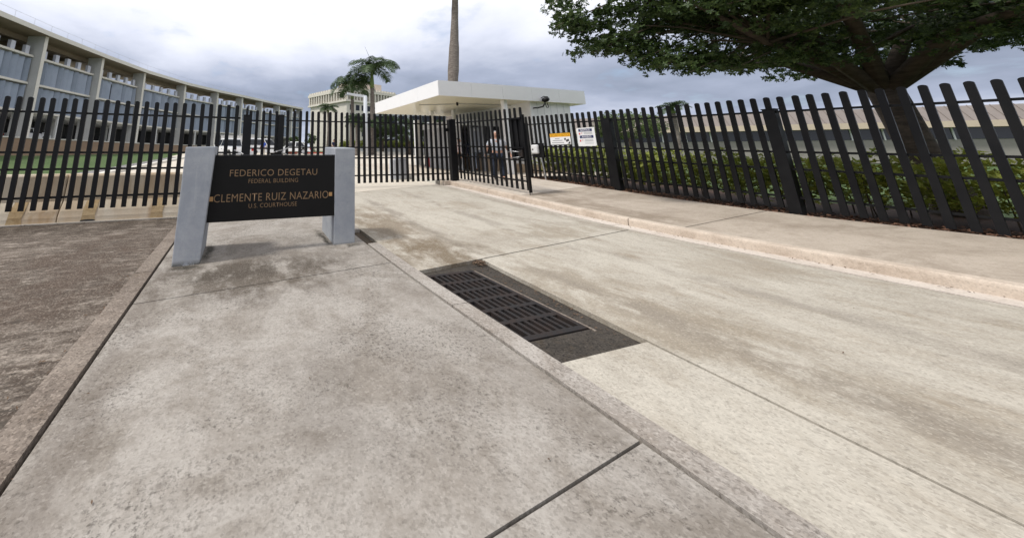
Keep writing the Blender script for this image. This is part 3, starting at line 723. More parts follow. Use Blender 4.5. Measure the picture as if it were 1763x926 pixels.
for (z, y1, y0) in ((2.00, 9.86, 9.66), (1.93, 9.96, 9.55), (1.85, 10.0, 9.50)):
    boxpart("text_line", M['greyink'], bd, X - .006, X - .0045, y0, y1, z - .014, z + .014)
pic = MB()
pic.add([(X - .006, 9.48, 1.99), (X - .006, 9.42, 2.02), (X - .006, 9.39, 1.96), (X - .006, 9.46, 1.93)], [(0, 1, 2, 3)])
pic.add([(X - .006, 9.42, 1.93), (X - .006, 9.30, 1.98), (X - .006, 9.27, 1.91), (X - .006, 9.39, 1.87)], [(0, 1, 2, 3)])
pic.add([(X - .006, 9.36, 1.80), (X - .006, 9.24, 1.80), (X - .006, 9.25, 1.90)], [(0, 1, 2)])
pic.build("camera_pictogram", M['ink'], bd, fix=False)
r2, bd2 = board("notice_sign", "tall white bilingual notice board beside the security sign on the fence", 8.31, 8.955, 1.705, 2.33, X, M['signwhite'])
for (zc, s, ys) in ((2.245, "NOTICE", (8.88, 8.40)), (2.02, "AVISO", (8.86, 8.38))):
    boxpart("header", M['navy'], bd2, X - .004, X - .001, ys[1], ys[0], zc - .045, zc + .045)
    text("header_text", s, ys[0] - .07, ys[1] + .07, zc, .062, X - .006, M['signwhite'], bd2, 'y', bold=.02)
for z in (2.165, 2.14, 2.115, 1.92, 1.895, 1.87, 1.82, 1.795): boxpart("text_line", M['greyink'] if z > 1.83 else M['light_grey'], bd2, X - .004, X - .001, 8.40, 8.70, z - .004, z + .004)
for z in (2.15, 1.91):
    boxpart("symbol", M['redink'], bd2, X - .004, X - .001, 8.83, 8.88, z - .05, z + .01); boxpart("symbol", M['redink'], bd2, X - .004, X - .001, 8.755, 8.79, z - .015, z + .01)

# intercom by the gate
ic = root("intercom", "white rounded intercom unit on a black plate at the fence end", "intercom")
boxpart("back_plate", M['black'], ic, 11.30, 11.37, 10.36, 10.90, 1.30, 1.86, .01)
boxpart("housing", M['white2'], ic, 11.16, 11.298, 10.52, 10.82, 1.45, 1.80, .05)
b = MB(); b.tube([(11.162, 10.72, 1.62), (11.15, 10.72, 1.62)], .03, 10); b.build("button", M['black'], ic)
b = MB(); b.tube([(11.3, 10.5, 1.3), (11.28, 10.42, .9), (11.3, 10.4, .45)], .025, 8); b.build("conduit", M['silver'], ic)

# gate operator cabinet
oc = root("operator_cabinet", "grey metal gate operator cabinet on the concrete behind the sliding gate", "cabinet")
zc = zg(7.0, 13.6) + .0
boxpart("body", M['grey'], oc, 6.68, 7.05, 13.5, 14.0, zc, zc + .86, .01); boxpart("side_housing", M['light_grey'], oc, 6.42, 6.675, 13.55, 13.95, zc, zc + .84, .01)
boxpart("door", M['grey'], oc, 6.72, 7.02, 13.48, 13.498, zc + .06, zc + .80, .004); boxpart("plinth", M['pale_concrete'], oc, 6.38, 7.12, 13.45, 14.05, zc - .05, zc + .03)
boxpart("lid", M['light_grey'], oc, 6.66, 7.07, 13.47, 14.02, zc + .862, zc + .89)

fe = root("fire_extinguisher", "red fire extinguisher with black top standing under the canopy", "fire extinguisher")
ze = zg(11.4, 19) + .16
b = MB(); b.tube([(11.4, 19, ze), (11.4, 19, ze + .02), (11.4, 19, ze + .46), (11.4, 19, ze + .54), (11.4, 19, ze + .58)], [.13, .14, .14, .09, .04], 14); b.build("cylinder", M['red'], fe, smooth=True)
b = MB(); b.tube([(11.4, 19, ze + .58), (11.4, 19, ze + .70)], .04, 8); b.tube([(11.3, 18.98, ze + .75), (11.56, 18.98, ze + .80)], .03, 6); b.build("valve", M['black'], fe)
b = MB(); b.tube([(11.45, 18.95, ze + .68), (11.6, 18.9, ze + .55), (11.57, 18.9, ze + .2)], .018, 6); b.build("hose", M['black'], fe, smooth=True)
tcn = root("traffic_cone", "faded orange traffic cone beside the booth columns", "traffic cone")
b = MB(); b.tube([(12.0, 18, ze), (12.0, 18, ze + .03), (12.0, 18, ze + .05), (12.0, 18, ze + .70)], [.2, .2, .15, .03], 14); b.build("cone", M['orange'], tcn)
boxpart("base", M['orange'], tcn, 11.78, 12.22, 17.78, 18.22, ze - .02, ze + .02)

# ------------------------------------------------------------------ curved office building on the left
ob = root("curved_office_building", "long curved concrete building with blue grey louvres and overhanging roof", "building")
CP = [(-27.6, 18.5), (-25.6, 27.3), (-23.5, 36.0), (-21.04, 44.47), (-18.23, 52.73), (-15.0, 60.9), (-10.1, 69.6), (-4.6, 76.2), (.5, 81.4), (5.3, 86.8), (10.2, 92.0), (14.25, 95.9), (17.5, 98.8)]
CP = [Vector(p) for p in CP]
def tang(i): return (CP[min(i + 1, len(CP) - 1)] - CP[max(i - 1, 0)]).normalized()
def inw(i): t = tang(i); return Vector((-t.y, t.x))
BZ, S1, S2, S3, RZ = 2.9, 5.8, 8.78, 11.75, 14.2
lv = MB(); lv.box(-.45, .45, -.05, .05, 0, 2.62); LVM = lv.mesh("louvre", M['louvre'])
bl = MB(); bl.box(-.24, .24, -.18, .18, 0, .95); BLM = bl.mesh("attic_block", M['lav'])
for me_ in (LVM, BLM):
    bm = bmesh.new(); bm.from_mesh(me_); bmesh.ops.recalc_face_normals(bm, faces=bm.faces); bm.to_mesh(me_); bm.free()
def strip(name, m, off0, off1, z0, z1, i0=0, i1=None):
    i1 = len(CP) - 1 if i1 is None else i1; b = MB()
    for i in range(i0, i1 + 1):
        o1 = off1(i) if callable(off1) else off1
        p = CP[i] + inw(i) * off0; q = CP[i] + inw(i) * o1
        b.v += [(p.x, p.y, z0), (q.x, q.y, z0), (q.x, q.y, z1), (p.x, p.y, z1)]
    for i in range(i1 - i0):
        for j in range(4): b.f.append((i * 4 + j, i * 4 + (j + 1) % 4, i * 4 + 4 + (j + 1) % 4, i * 4 + 4 + j)); b.m.append(0)
    n = (i1 - i0) * 4; b.f += [(0, 1, 2, 3), (n + 3, n + 2, n + 1, n)]; b.m += [0, 0]
    return b.build(name, m, ob)
RD = lambda i: 13 if i < 4 else (9 if i < 6 else 6)
rr_ = strip("roof", M['soffit'], -.55, RD, RZ, RZ + .42)
strip("roof_edge", M['pale_concrete'], -.62, -.56, RZ - .03, RZ + .47)
strip("podium", M['pale_concrete'], -2.0, 15, BZ - .25, BZ)
strip("floor_slab", M['fin'], 1.9, 12, S1 - .2, S1 - .02)
strip("inner_wall", M['dark'], 8.0, 8.2, BZ, S1 - .2)
strip("inner_wall", M['grey'], 3.6, 3.8, S1, S3)
strip("inner_wall", M['soffit'], 7.2, 7.4, S3, S3 + 1.25, 0, 4)
strip("floor_slab", M['fin'], 2.3, 12, S3 - .2, S3 - .02)
strip("beam", M['soffit'], 2.4, 2.8, RZ - .55, RZ - .002); strip("beam", M['soffit'], 6.4, 6.8, RZ - .55, RZ - .002, 0, 4)
for i in range(len(CP)):
    n = inw(i); t = tang(i); p = CP[i]
    b = MB(); b.obox(p - t * .20, p + t * .20, n, 0, 1.9, BZ, RZ - .003); b.build("column", M['fin'], ob)
    b = MB(); b.obox(p - t * .205, p + t * .205, n, -.06, -.002, BZ, RZ - .003); b.build("column_face", M['pale_concrete'], ob)
    b = MB(); b.obox(p - t * .2, p + t * .2, n, 2.82, RD(i) - .2, RZ - .4, RZ - .003); b.build("beam", M['soffit'], ob)
    b = MB(); b.obox(p - t * .3, p + t * .3, n, 5.4, 6.2, BZ, S1 - .21); b.build("pier", M['fin'], ob)
for i in range(len(CP) - 1):
    a, c = CP[i], CP[i + 1]; d = (c - a); Ln = d.length; t = d / Ln; n = Vector((-t.y, t.x)); a2 = a + t * .26; c2 = c - t * .26
    for z in (S1, S2, S3):
        b = MB(); b.obox(a2, c2, n, .75, 1.9, z - .02, z + .20); b.build("ledge", M['pale_concrete'], ob)
    ang = math.atan2(t.y, t.x); nl = max(8, int((Ln - .5) / .72))
    for lev, z in enumerate((S1 + .2, S2 + .2)):
        for k in range(nl):
            q = a2 + t * ((k + .5) * (Ln - .52) / nl) + n * 1.2
            if random.random() < .05: continue
            rot = R((22, 58, 34)[k % 3] + random.uniform(-5, 5))
            link("louvre", LVM, ob, (q.x, q.y, z), (0, 0, ang - rot))
    for k in range(5):
        q = a2 + t * ((k + .6) * (Ln - .5) / 5) + n * 1.15
        link("attic_block", BLM, ob, (q.x, q.y, S3 + .2), (0, 0, ang))
    m_ = a + t * Ln * .5
    b = MB(); b.obox(m_ - t * .11, m_ + t * .11, n, .80, 1.02, BZ, S1 - .025); b.build("stanchion", M['fin'], ob)
b = MB()
for i in range(len(CP) - 1):
    for k in range(4):
        p = CP[i].lerp(CP[i + 1], k / 4) + inw(i) * -.35; b.tube([(p.x, p.y, RZ + .42), (p.x, p.y, RZ + 1.25)], .014, 4)
pl = [(*(CP[i] + inw(i) * -.35), RZ + 1.25) for i in range(len(CP))]
b.tube(pl, .014, 4); b.build("roof_railing", M['light_grey'], ob)
rw = root("retaining_wall", "brown stained retaining wall below the curved building along the lawn", "wall")
b = MB()
for i in range(len(CP)):
    p = CP[i] + inw(i) * -2.1; q = CP[i] + inw(i) * -1.8
    b.v += [(p.x, p.y, zg(p.x, p.y) - .5), (q.x, q.y, zg(p.x, p.y) - .5), (q.x, q.y, BZ + .02), (p.x, p.y, BZ + .02)]
for i in range(len(CP) - 1):
    for j in range(4): b.f.append((i * 4 + j, i * 4 + (j + 1) % 4, i * 4 + 4 + (j + 1) % 4, i * 4 + 4 + j)); b.m.append(0)
b.build("wall", M['ret'], rw)
b = MB()
for i in range(len(CP)):
    p = CP[i] + inw(i) * -2.16; q = CP[i] + inw(i) * -1.75
    b.v += [(p.x, p.y, BZ + .024), (q.x, q.y, BZ + .024), (q.x, q.y, BZ + .14), (p.x, p.y, BZ + .14)]
for i in range(len(CP) - 1):
    for j in range(4): b.f.append((i * 4 + j, i * 4 + (j + 1) % 4, i * 4 + 4 + (j + 1) % 4, i * 4 + 4 + j)); b.m.append(0)
b.build("coping", M['pale_concrete'], rw)

# ------------------------------------------------------------------ far courthouse tower
tw = root("courthouse_tower", "cream concrete tower block with a fluted cornice beyond the palms", "building")
A, B_, C_ = Vector((22.96, 116.79)), Vector((31.11, 98.07)), Vector((51.5, 104.7)); D_ = A + (C_ - B_)
def wallbox(name, pts, z0, z1, m, parent):
    b = MB(); b.hexa([(p.x, p.y, z0) for p in pts], [(p.x, p.y, z1) for p in pts]); return b.build(name, m, parent)
def inset(pts, d):
    c = sum(pts, Vector((0, 0))) / 4; return [p + (c - p).normalized() * d for p in pts]
Q = [A, B_, C_, D_]
body = wallbox("wall", inset(Q, .9), 1.5, 17.6, M['tower'], tw)
wallbox("cornice_band", inset(Q, 1.0), 17.62, 21.2, M['wallgrey'], tw); wallbox("cornice_ledge", inset(Q, -.1), 17.3, 17.9, M['tower'], tw); wallbox("cornice_top", inset(Q, -.1), 20.6, 21.5, M['tower'], tw)
nl_ = Vector((B_ - A)).normalized(); nl_ = Vector((nl_.y, -nl_.x)) * -1; nr_ = (C_ - B_).normalized(); nr_ = Vector((nr_.y, -nr_.x))
cA = sum(Q, Vector((0, 0))) / 4
def outward(p, q):
    t = (q - p).normalized(); n = Vector((t.y, -t.x))
    return n if n.dot((p + q) / 2 - cA) > 0 else -n
for (p, q, nf) in ((A, B_, 15), (B_, C_, 17)):
    n = outward(p, q); t = (q - p).normalized(); Lq = (q - p).length
    for k in range(nf):
        c = p + t * (Lq * (k + .5) / nf)
        b = MB(); b.obox(c - t * .22, c + t * .22, n, -.75, -.05, 17.9, 20.6); b.build("cornice_fin", M['tower'], tw)
        b = MB(); b.obox(c - t * .42, c + t * .42, n, -.7, -.2, 21.5, 22.1); b.build("merlon", M['tower'], tw)
n = outward(B_, C_); t = (C_ - B_).normalized()
for row in range(5):
    for k in range(8):
        c = B_ + t * (2.6 + k * 2.3)
        b = MB(); b.obox(c - t * .7, c + t * .7, n, -.62, -.52, 4 + row * 2.7, 5.7 + row * 2.7); b.build("window", M['glass'], tw)
pq = [B_.lerp(C_, .36).lerp(A, .12), B_.lerp(C_, .90).lerp(A, .12), B_.lerp(C_, .9).lerp(D_, .45), B_.lerp(C_, .36).lerp(A, .45)]
ph = wallbox("penthouse", pq, 21.5, 24.6, mat('pink_cream_concrete', (.66, .55, .46), .8), tw)
c = pq[0].lerp(pq[1], .55); b = MB(); b.obox(c - t * .5, c + t * .5, n, .02, .1, 22.8, 23.7); b.build("window", M['glass'], ph)

# long white office wing behind the gate
wg = root("office_wing", "white office wing with rows of dark windows seen under the canopy", "building")
wa, wbb = Vector((27.0, 66.5)), Vector((52.0, 58.4)); t = (wbb - wa).normalized(); nb_ = Vector((t.y, -t.x)); Lw = (wbb - wa).length
b = MB(); b.obox(wa, wbb, -nb_, 0, 14, 1.2, 10.2); b.build("wall", M['light_grey'], wg)
b = MB(); b.obox(wa - t * .4, wbb + t * .4, -nb_, -.5, 14.4, 10.2, 10.6); b.build("roof", M['white2'], wg)
for row in range(3):
    for k in range(10):
        c = wa + t * (1.4 + k * 2.5)
        b = MB(); b.obox(c - t * .95, c + t * .95, -nb_, -.06, .05, 3.0 + row * 2.4, 4.5 + row * 2.4); w_ = b.build("window", M['glass'], wg)
        b = MB(); b.obox(c - t * 1.0, c + t * 1.0, -nb_, -.16, -.062, 2.86 + row * 2.4, 2.98 + row * 2.4); b.build("sill", M['white2'], w_)

# low building on the right
lb = root("low_building", "low building with brown metal roof and dark ribbon windows behind the hedge", "building")
la, lbb = Vector((42.5, 40.6)), Vector((84.0, 3.9)); t = (lbb - la).normalized(); nin = Vector((-t.y, t.x)); 
if nin.dot(Vector((1, 1))) < 0: nin = -nin
Ll = (lbb - la).length
b = MB(); b.obox(la, lbb, nin, .5, 16, .4, 4.2); b.build("wall", M['wallgrey'], lb)
b = MB(); b.obox(la, lbb, nin, -.5, 16.4, 4.18, 4.84); b.build("fascia", M['creamfascia'], lb)
b = MB(); p = [la + nin * -.3, lbb + nin * -.3, lbb + nin * 16, la + nin * 16]; q = [la + nin * .8, lbb + nin * .8, lbb + nin * 15, la + nin * 15]
b.hexa([(x.x, x.y, 4.85) for x in p], [(x.x, x.y, 6.5) for x in q]); rfb = b.build("roof", M['roofbrown'], lb)
k = 0.3
while k < Ll:
    c = la + t * k; b = MB(); p0, p1 = c + nin * -.32, c + nin * .78
    b.hexa([(p0.x - t.x * .03, p0.y - t.y * .03, 4.86), (p0.x + t.x * .03, p0.y + t.y * .03, 4.86), (p1.x + t.x * .03, p1.y + t.y * .03, 6.50), (p1.x - t.x * .03, p1.y - t.y * .03, 6.50)],
           [(p0.x - t.x * .03, p0.y - t.y * .03, 4.92), (p0.x + t.x * .03, p0.y + t.y * .03, 4.92), (p1.x + t.x * .03, p1.y + t.y * .03, 6.56), (p1.x - t.x * .03, p1.y - t.y * .03, 6.56)])
    b.build("seam", M['roofbrown'], rfb); k += .75
k = 1.0
while k < Ll - 2:
    c = la + t * k; b = MB(); b.obox(c, c + t * 2.3, nin, .44, .52, 2.98, 4.15); b.build("window", M['glass'], lb)
    b = MB(); b.obox(c + t * 2.3, c + t * 2.42, nin, .36, .5, 2.9, 4.17); b.build("mullion", M['white2'], lb); k += 2.42

# ------------------------------------------------------------------ vegetation
def leaf(b, p, q, s, wd=.45):
    v = [(0, 0, 0), (s * wd * .5, s * .45, .0), (0, s, -s * .08), (-s * wd * .5, s * .45, .0)]
    b.add([p + q @ Vector(x) for x in v], [(0, 1, 2, 3)])
def rq(): return Euler((random.uniform(-1.2, 1.2), random.uniform(-1.2, 1.2), random.uniform(0, 6.283))).to_matrix()
def clump(b, c, rad, n, s, flat=.7):
    for _ in range(n):
        d = Vector((random.gauss(0, 1), random.gauss(0, 1), random.gauss(0, flat))).normalized() * rad * random.random() ** .45
        d.z *= flat
        leaf(b, c + d, rq(), s * random.uniform(.7, 1.3))
def whorl(b, c, n, s):
    ax = rq()
    for i in range(n):
        q = ax @ Euler((random.uniform(-.5, .4), 0, 6.283 * i / n + random.uniform(-.3, .3))).to_matrix()
        leaf(b, c, q, s * random.uniform(.75, 1.2), .5)
def palm(name, label, base, top, r0, r1, nf, fl, bulge=0.0, spear=0.0, group=None, shaft=1.6, leafl=.7, droop=1.0):
    r = root(name, label, "palm tree", group); base = Vector(base); top = Vector(top)
    n = 22; pts, rad = [], []
    for i in range(n + 1):
        f = i / n; p = base.lerp(top, f); p.x += math.sin(f * 3.1) * .12; pts.append(p)
        rr = r0 + (r1 - r0) * f + bulge * math.exp(-((f - .55) / .16) ** 2) + r0 * .5 * math.exp(-f * 14)
        rad.append(rr * (1 + .03 * math.sin(i * 2.4)))
    b = MB(); b.tube(pts, rad, 14); b.build("trunk", M['palmbark'], r, smooth=True)
    cs = MB(); cs.tube([top + Vector((0, 0, -.05)), top + Vector((0, 0, shaft * .25)), top + Vector((0, 0, shaft))], [r1 * 1.05, r1 * 1.25, r1 * .55], 12); cs.build("crownshaft", M['crownshaft'], r, smooth=True)
    c = top + Vector((0, 0, shaft * .95)); b = MB()
    for k in range(nf):
        az = 6.283 * k / nf + random.uniform(-.2, .2); el = (.95, .42, .72, .22, .58, .10, .85, .34)[k % 8] + random.uniform(-.1, .1)
        L_ = fl * random.uniform(.85, 1.1); hz = Vector((math.cos(az), math.sin(az), 0)); pts = []; p = Vector(c); ns = 16; e_ = el
        for i in range(ns + 1):
            pts.append(Vector(p)); p = p + (hz * math.cos(e_) + Vector((0, 0, math.sin(e_)))) * (L_ / ns)
            e_ -= (1.75 * droop + .25 * max(0, el)) / ns * (1.0 if i > 2 else .5)
        b.tube(pts, [.045 * (1 - i / ns) + .010 for i in range(ns + 1)], 4, cap=False)
        side = hz.cross(Vector((0, 0, 1)))
        for i in range(1, ns):
            for h in range(4):
                f = (i + h / 4) / ns; pp = pts[i].lerp(pts[i + 1], h / 4); t_ = (pts[i + 1] - pts[i]).normalized(); up = side.cross(t_)
                ll = leafl * (.35 + 1.1 * math.sin(math.pi * min(1, f * .92 + .1)) ** .7) * random.uniform(.85, 1.1)
                for sg_ in (-1, 1):
                    d = (side * sg_ * .80 + t_ * .42 + up * random.uniform(-.15, .30)).normalized(); d2 = (d + Vector((0, 0, -.75 * droop))).normalized()
                    wv = t_ * .036 * fl / 3.2
                    m_ = pp + d * ll * .5; e2 = m_ + d2 * ll * .55
                    b.add([pp - wv * .6, pp + wv * .6, m_ + wv, m_ - wv, e2], [(0, 1, 2, 3), (3, 2, 4)])
    b.build("crown", M['frond'], r, fix=False)
    if spear:
        s_ = MB(); s_.tube([c, c + Vector((-.25, 0, spear * .5)), c + Vector((-.95, .1, spear))], [.05, .035, .012], 5); s_.build("spear_leaf", M['frond'], r)
    return r
PG = "royal palms inside the compound"
palm("royal_palm", "tall royal palm with a thin upright spear leaf right of the light pole", (16.7, 41.9, 1.3), (16.95, 41.8, 10.2), .38, .24, 11, 4.5, .08, 3.3, PG, 2.6, 1.15, 1.0)
palm("royal_palm", "shorter royal palm with drooping crown beside the light pole arm", (15.1, 45.5, 1.4), (15.35, 45.5, 9.2), .34, .22, 10, 4.2, .06, 0, PG, 2.2, 1.1, 1.1)
palm("royal_palm", "thick grey royal palm trunk rising out of view behind the white canopy", (15.7, 23.2, .9), (17.2, 22.8, 15.4), .43, .25, 14, 3.6, .10, 0, PG, 2.2, .85, 1.0)
palm("royal_palm", "distant small palm above the low brown roofed building", (36.5, 19.7, .4), (36.85, 19.6, 5.0), .24, .16, 11, 1.45, .0, 0, PG, .45, .36, .7)
for (x, y, h, lab) in ((13.8, 39.7, 5.2, "squat fan palm left of the light pole"), (15.6, 40.2, 4.6, "squat palm tucked behind the light pole base"), (12.6, 49.0, 8.4, "dark young palm behind the shorter royal palm")):
    palm("small_palm", lab, (x, y, zg(x, y)), (x + .1, y, zg(x, y) + h * .72), .2, .14, 12, 1.9, 0, 0, "small palms by the light pole", .5, .55, .9)

def tree(name, label, base, h, rads, nclump, per, s, m, group=None, low=.45, tr=.2, limbs=6):
    r = root(name, label, "tree", group); base = Vector(base); top = base + Vector((0, 0, h))
    c = base + Vector((0, 0, h * (1 + low) / 2)); R3 = Vector((rads, rads, h * (1 - low) / 2))
    tb = MB(); fk_ = base + Vector((random.uniform(-.1, .1), 0, h * low)); tb.tube([base + Vector((0, 0, -.2)), base.lerp(fk_, .5) + Vector((.06, .04, 0)), fk_], [tr * 1.25, tr * .95, tr * .8], 9)
    b = MB(); cs = []
    for _ in range(nclump):
        d = Vector((random.gauss(0, 1), random.gauss(0, 1), random.gauss(0, 1))).normalized() * random.uniform(.45, 1.0)
        p = c + Vector((d.x * R3.x, d.y * R3.y, d.z * R3.z)); cs.append(p); clump(b, p, rads * random.uniform(.16, .30), per, s)
    for p in random.sample(cs, min(limbs, len(cs))):
        tb.tube([fk_ - Vector((0, 0, .1)), fk_.lerp(p, .5) + Vector((0, 0, .15)), p], [tr * .55, tr * .3, tr * .08], 6)
    tb.build("trunk", M['bark'], r, smooth=True); b.build("crown", m, r, fix=False); return r
TG = "trees behind the gate"
tree("leafy_tree", "leafy green tree just right of the tall royal palm", (18.8, 43.0, 1.4), 5.6, 2.1, 60, 130, .20, M['leaf_mid'], TG, .3)
tree("leafy_tree", "leafy green tree behind the left edge of the canopy", (22.0, 41.5, 1.4), 5.0, 2.3, 60, 130, .20, M['leaf_mid'], TG, .3)
tree("leafy_tree", "dark leafy tree seen between the gate pickets and the booth pillars", (24.8, 39.5, 1.4), 4.6, 2.0, 50, 130, .20, M['leaf_tree'], TG, .3)
tree("leafy_tree", "small clipped tree in front of the cream tower wall", (11.4, 55.0, 1.7), 3.0, 1.1, 26, 110, .18, M['leaf_mid'], TG, .4, .1)
tree("leafy_tree", "second small clipped tree in front of the cream tower wall", (9.2, 58.0, 1.7), 2.8, 1.0, 24, 110, .18, M['leaf_mid'], TG, .4, .1)
tree("round_tree", "round crowned tree standing before the low brown roofed building", (28.4, 18.1, .5), 4.0, 2.3, 80, 140, .15, M['leaf_light'], None, .50, .14)
tree("leafy_tree", "green tree showing past the right end of the white canopy", (24.8, 22.2, .7), 4.6, 1.5, 50, 120, .16, M['leaf_light'], None, .4, .12)
def hedge(name, label, pts, width, z0, z1, m, dens, s, cat="hedge", n=None):
    r = root(name, label, cat); b = MB(); P_ = [Vector(p) for p in pts]
    for i in range(len(P_) - 1):
        a, c = P_[i], P_[i + 1]; t = (c - a); Ln = t.length; t /= Ln; nn = Vector((-t.y, t.x))
        for _ in range(int(Ln * dens)):
            f = random.random(); o_ = random.uniform(-.5, .5); h = random.random() ** .75
            q = a + t * Ln * f + nn * o_ * width; zb = zg(q.x, q.y)
            wob = .14 * math.sin(q.x * 3.1 + q.y * 2.3) + .11 * math.sin(q.y * 7.7 + 1)
            if abs(o_) > .42 - wob and random.random() < .4: continue
            p = Vector((q.x, q.y, zb + z0 + (z1 - z0 + wob) * h))
            for _k in range(3): leaf(b, p + Vector((random.gauss(0, .03), random.gauss(0, .03), random.gauss(0, .02))), Euler((random.uniform(-.2, 1.3), random.uniform(-.5, .5), random.uniform(0, 6.283))).to_matrix(), s * random.uniform(.7, 1.35), .5)
    b.build("foliage", m, r, fix=False)
    st = MB()
    for i in range(len(P_) - 1):
        a, c = P_[i], P_[i + 1]; Ln = (c - a).length
        for k in range(int(Ln * 2.2)):
            q = a.lerp(c, random.random()) + Vector((random.uniform(-.3, .3) * width, random.uniform(-.1, .1))); zb = zg(q.x, q.y) + .1
            st.tube([(q.x, q.y, zb), (q.x + random.uniform(-.1, .1), q.y + random.uniform(-.1, .1), zb + (z1 - z0) * .8 + z0)], [.014, .006], 4)
    st.build("stems", M['bark'], r)["kind"] = "stuff"; return r
hedge("hedge", "yellow green leafy hedge growing behind the long sidewalk fence", [(12.75, -8), (12.75, 11.8)], 1.45, .36, 1.28, M['leaf_hedge'], 470, .135)
hedge("hedge", "far yellow green hedge row behind the sliding gate", [(14.2, 47.9), (29.6, 43.0), (40, 39.8)], 1.6, .5, 1.65, M['leaf_hedge'], 330, .22)
hedge("hedge", "low green planting at the foot of the cream tower", [(2.5, 60), (12.5, 57)], 1.6, .05, .8, M['leaf_mid'], 180, .24)
lw = root("low_white_wall", "low white wall in front of the far hedge row", "wall")
b = MB(); aa, ab = Vector((13.6, 47.0)), Vector((40, 38.6)); t = (ab - aa).normalized(); b.obox(aa, ab, Vector((-t.y, t.x)), 0, .25, 1.2, 2.32); b.build("wall", M['white2'], lw)
b = MB(); b.obox(aa, ab, Vector((-t.y, t.x)), -.04, .29, 2.322, 2.40); b.build("coping", M['white'], lw)

# big tree hanging over the sidewalk from the right
bt = root("overhanging_tree", "large dark leafed tree spreading over the sidewalk from beyond the fence", "tree")
TB = Vector((14.6, 3.2, .1)); FK = Vector((14.3, 3.5, 3.0))
tb = MB(); tb.tube([TB + Vector((0, 0, -.3)), TB + Vector((0, 0, .3)), TB.lerp(FK, .5) + Vector((.1, .05, 0)), FK], [.42, .32, .26, .25], 12)
lf_ = MB(); tips = []
edge = [(7.81, 6.4, 5.41), (7.81, 6.29, 4.91), (7.62, 6.18, 4.66), (7.96, 6.14, 4.58), (8.51, 6.17, 4.6), (8.16, 6.0, 4.0), (8.52, 5.96, 3.98), (8.76, 5.78, 3.9), (9.15, 5.75, 3.96), (9.68, 5.79, 4.1), (9.35, 5.41, 3.72), (9.45, 5.34, 3.60), (9.58, 5.19, 3.47), (9.78, 5.02, 3.40), (9.93, 4.8, 3.30), (10.1, 4.73, 3.30), (10.6, 4.4, 3.3), (11.2, 4.0, 3.35), (12.0, 3.4, 3.3), (12.6, 2.2, 3.4)]
for e_ in edge:
    e_ = Vector(e_) + Vector((.45 if e_[0] < 8.6 else .25, 0, .12)); tips.append(e_)
    for _ in range(3):
        tips.append(e_ + Vector((random.uniform(.0, .7), random.uniform(-.3, .5), random.uniform(.05, .5))))
for _ in range(820):
    az = random.uniform(0, 6.283); rr = 7.4 * math.sqrt(random.random())
    x, y = FK.x + rr * math.cos(az), FK.y + rr * math.sin(az) * .92
    edgef = rr / 7.4
    zlo = 3.5 + .9 * max(0, edgef - .25) ** 1.2 + random.uniform(0, .3); zhi = 9.2 - 3.4 * edgef ** 2
    if x < 10.2: zlo = max(zlo, 3.9 + (10.2 - x) * .36)
    if x < 8.9 or y > 6.3: continue
    # keep the drooping edge where the sky shows below it
    tips.append(Vector((x, y, random.uniform(zlo, zhi))))
for _ in range(330):
    tips.append(Vector((random.uniform(10.5, 19.5), random.uniform(-3, 5.8), random.uniform(4.0, 5.6))))
for _ in range(340):
    tips.append(Vector((random.uniform(9.1, 12.5), random.uniform(2.6, 6.0), random.uniform(4.7, 7.4))))
for p in tips:
    rad = random.uniform(.30, .44) if p.x < 9.4 else random.uniform(.34, .62); k = 34
    for _ in range(k):
        d = Vector((random.gauss(0, 1), random.gauss(0, 1), random.gauss(0, .6))).normalized() * rad * random.random() ** .5; d.z *= .55
        whorl(lf_, p + d, random.randint(5, 8), random.uniform(.06, .11))
for i in range(9):
    az = 6.283 * i / 9 + random.uniform(-.25, .25); e1 = FK + Vector((math.cos(az) * 2.6, math.sin(az) * 2.6, random.uniform(1.0, 2.2))); e2 = FK + Vector((math.cos(az) * 5.0, math.sin(az) * 5.0, random.uniform(1.4, 3.0)))
    tb.tube([FK - Vector((0, 0, .15)), FK.lerp(e1, .5) + Vector((0, 0, .35)), e1, e2], [.16, .12, .08, .03], 7)
    near = [p for p in tips if (p - e1).length < 3.4]
    for p in random.sample(near, min(12, len(near))): tb.tube([e1, e1.lerp(p, .55) + Vector((0, 0, .12)), p], [.04, .022, .008], 5)
for p in [Vector(e_) for e_ in edge[::2]]:
    o_ = Vector((p.x + 2.0, p.y - .6, p.z + .9)); tb.tube([o_.lerp(FK, .55) + Vector((0, 0, .5)), o_, p.lerp(o_, .4), p], [.06, .03, .016, .006], 5)
tb.build("trunk", M['bark'], bt, smooth=True); lf_.build("crown", M['leaf_tree'], bt, fix=False)

# ------------------------------------------------------------------ light pole inside the gate
lpz = root("light_pole", "pale grey light pole with a flat arm between the royal palms", "light pole")
b = MB(); b.tube([(14.25, 37.4, 1.2), (14.27, 37.4, 8.2)], [.26, .22], 12); b.build("pole", M['light_grey'], lpz, smooth=True)
b = MB(); b.hexa([(12.2, 37.95, 8.38), (14.4, 37.3, 7.95), (14.4, 37.65, 7.95), (12.2, 38.25, 8.38)], [(12.2, 37.95, 8.62), (14.4, 37.3, 8.28), (14.4, 37.65, 8.28), (12.2, 38.25, 8.62)]); b.build("arm", M['light_grey'], lpz)
boxpart("lamp_head", M['grey'], lpz, 12.0, 12.7, 37.9, 38.3, 8.30, 8.38)
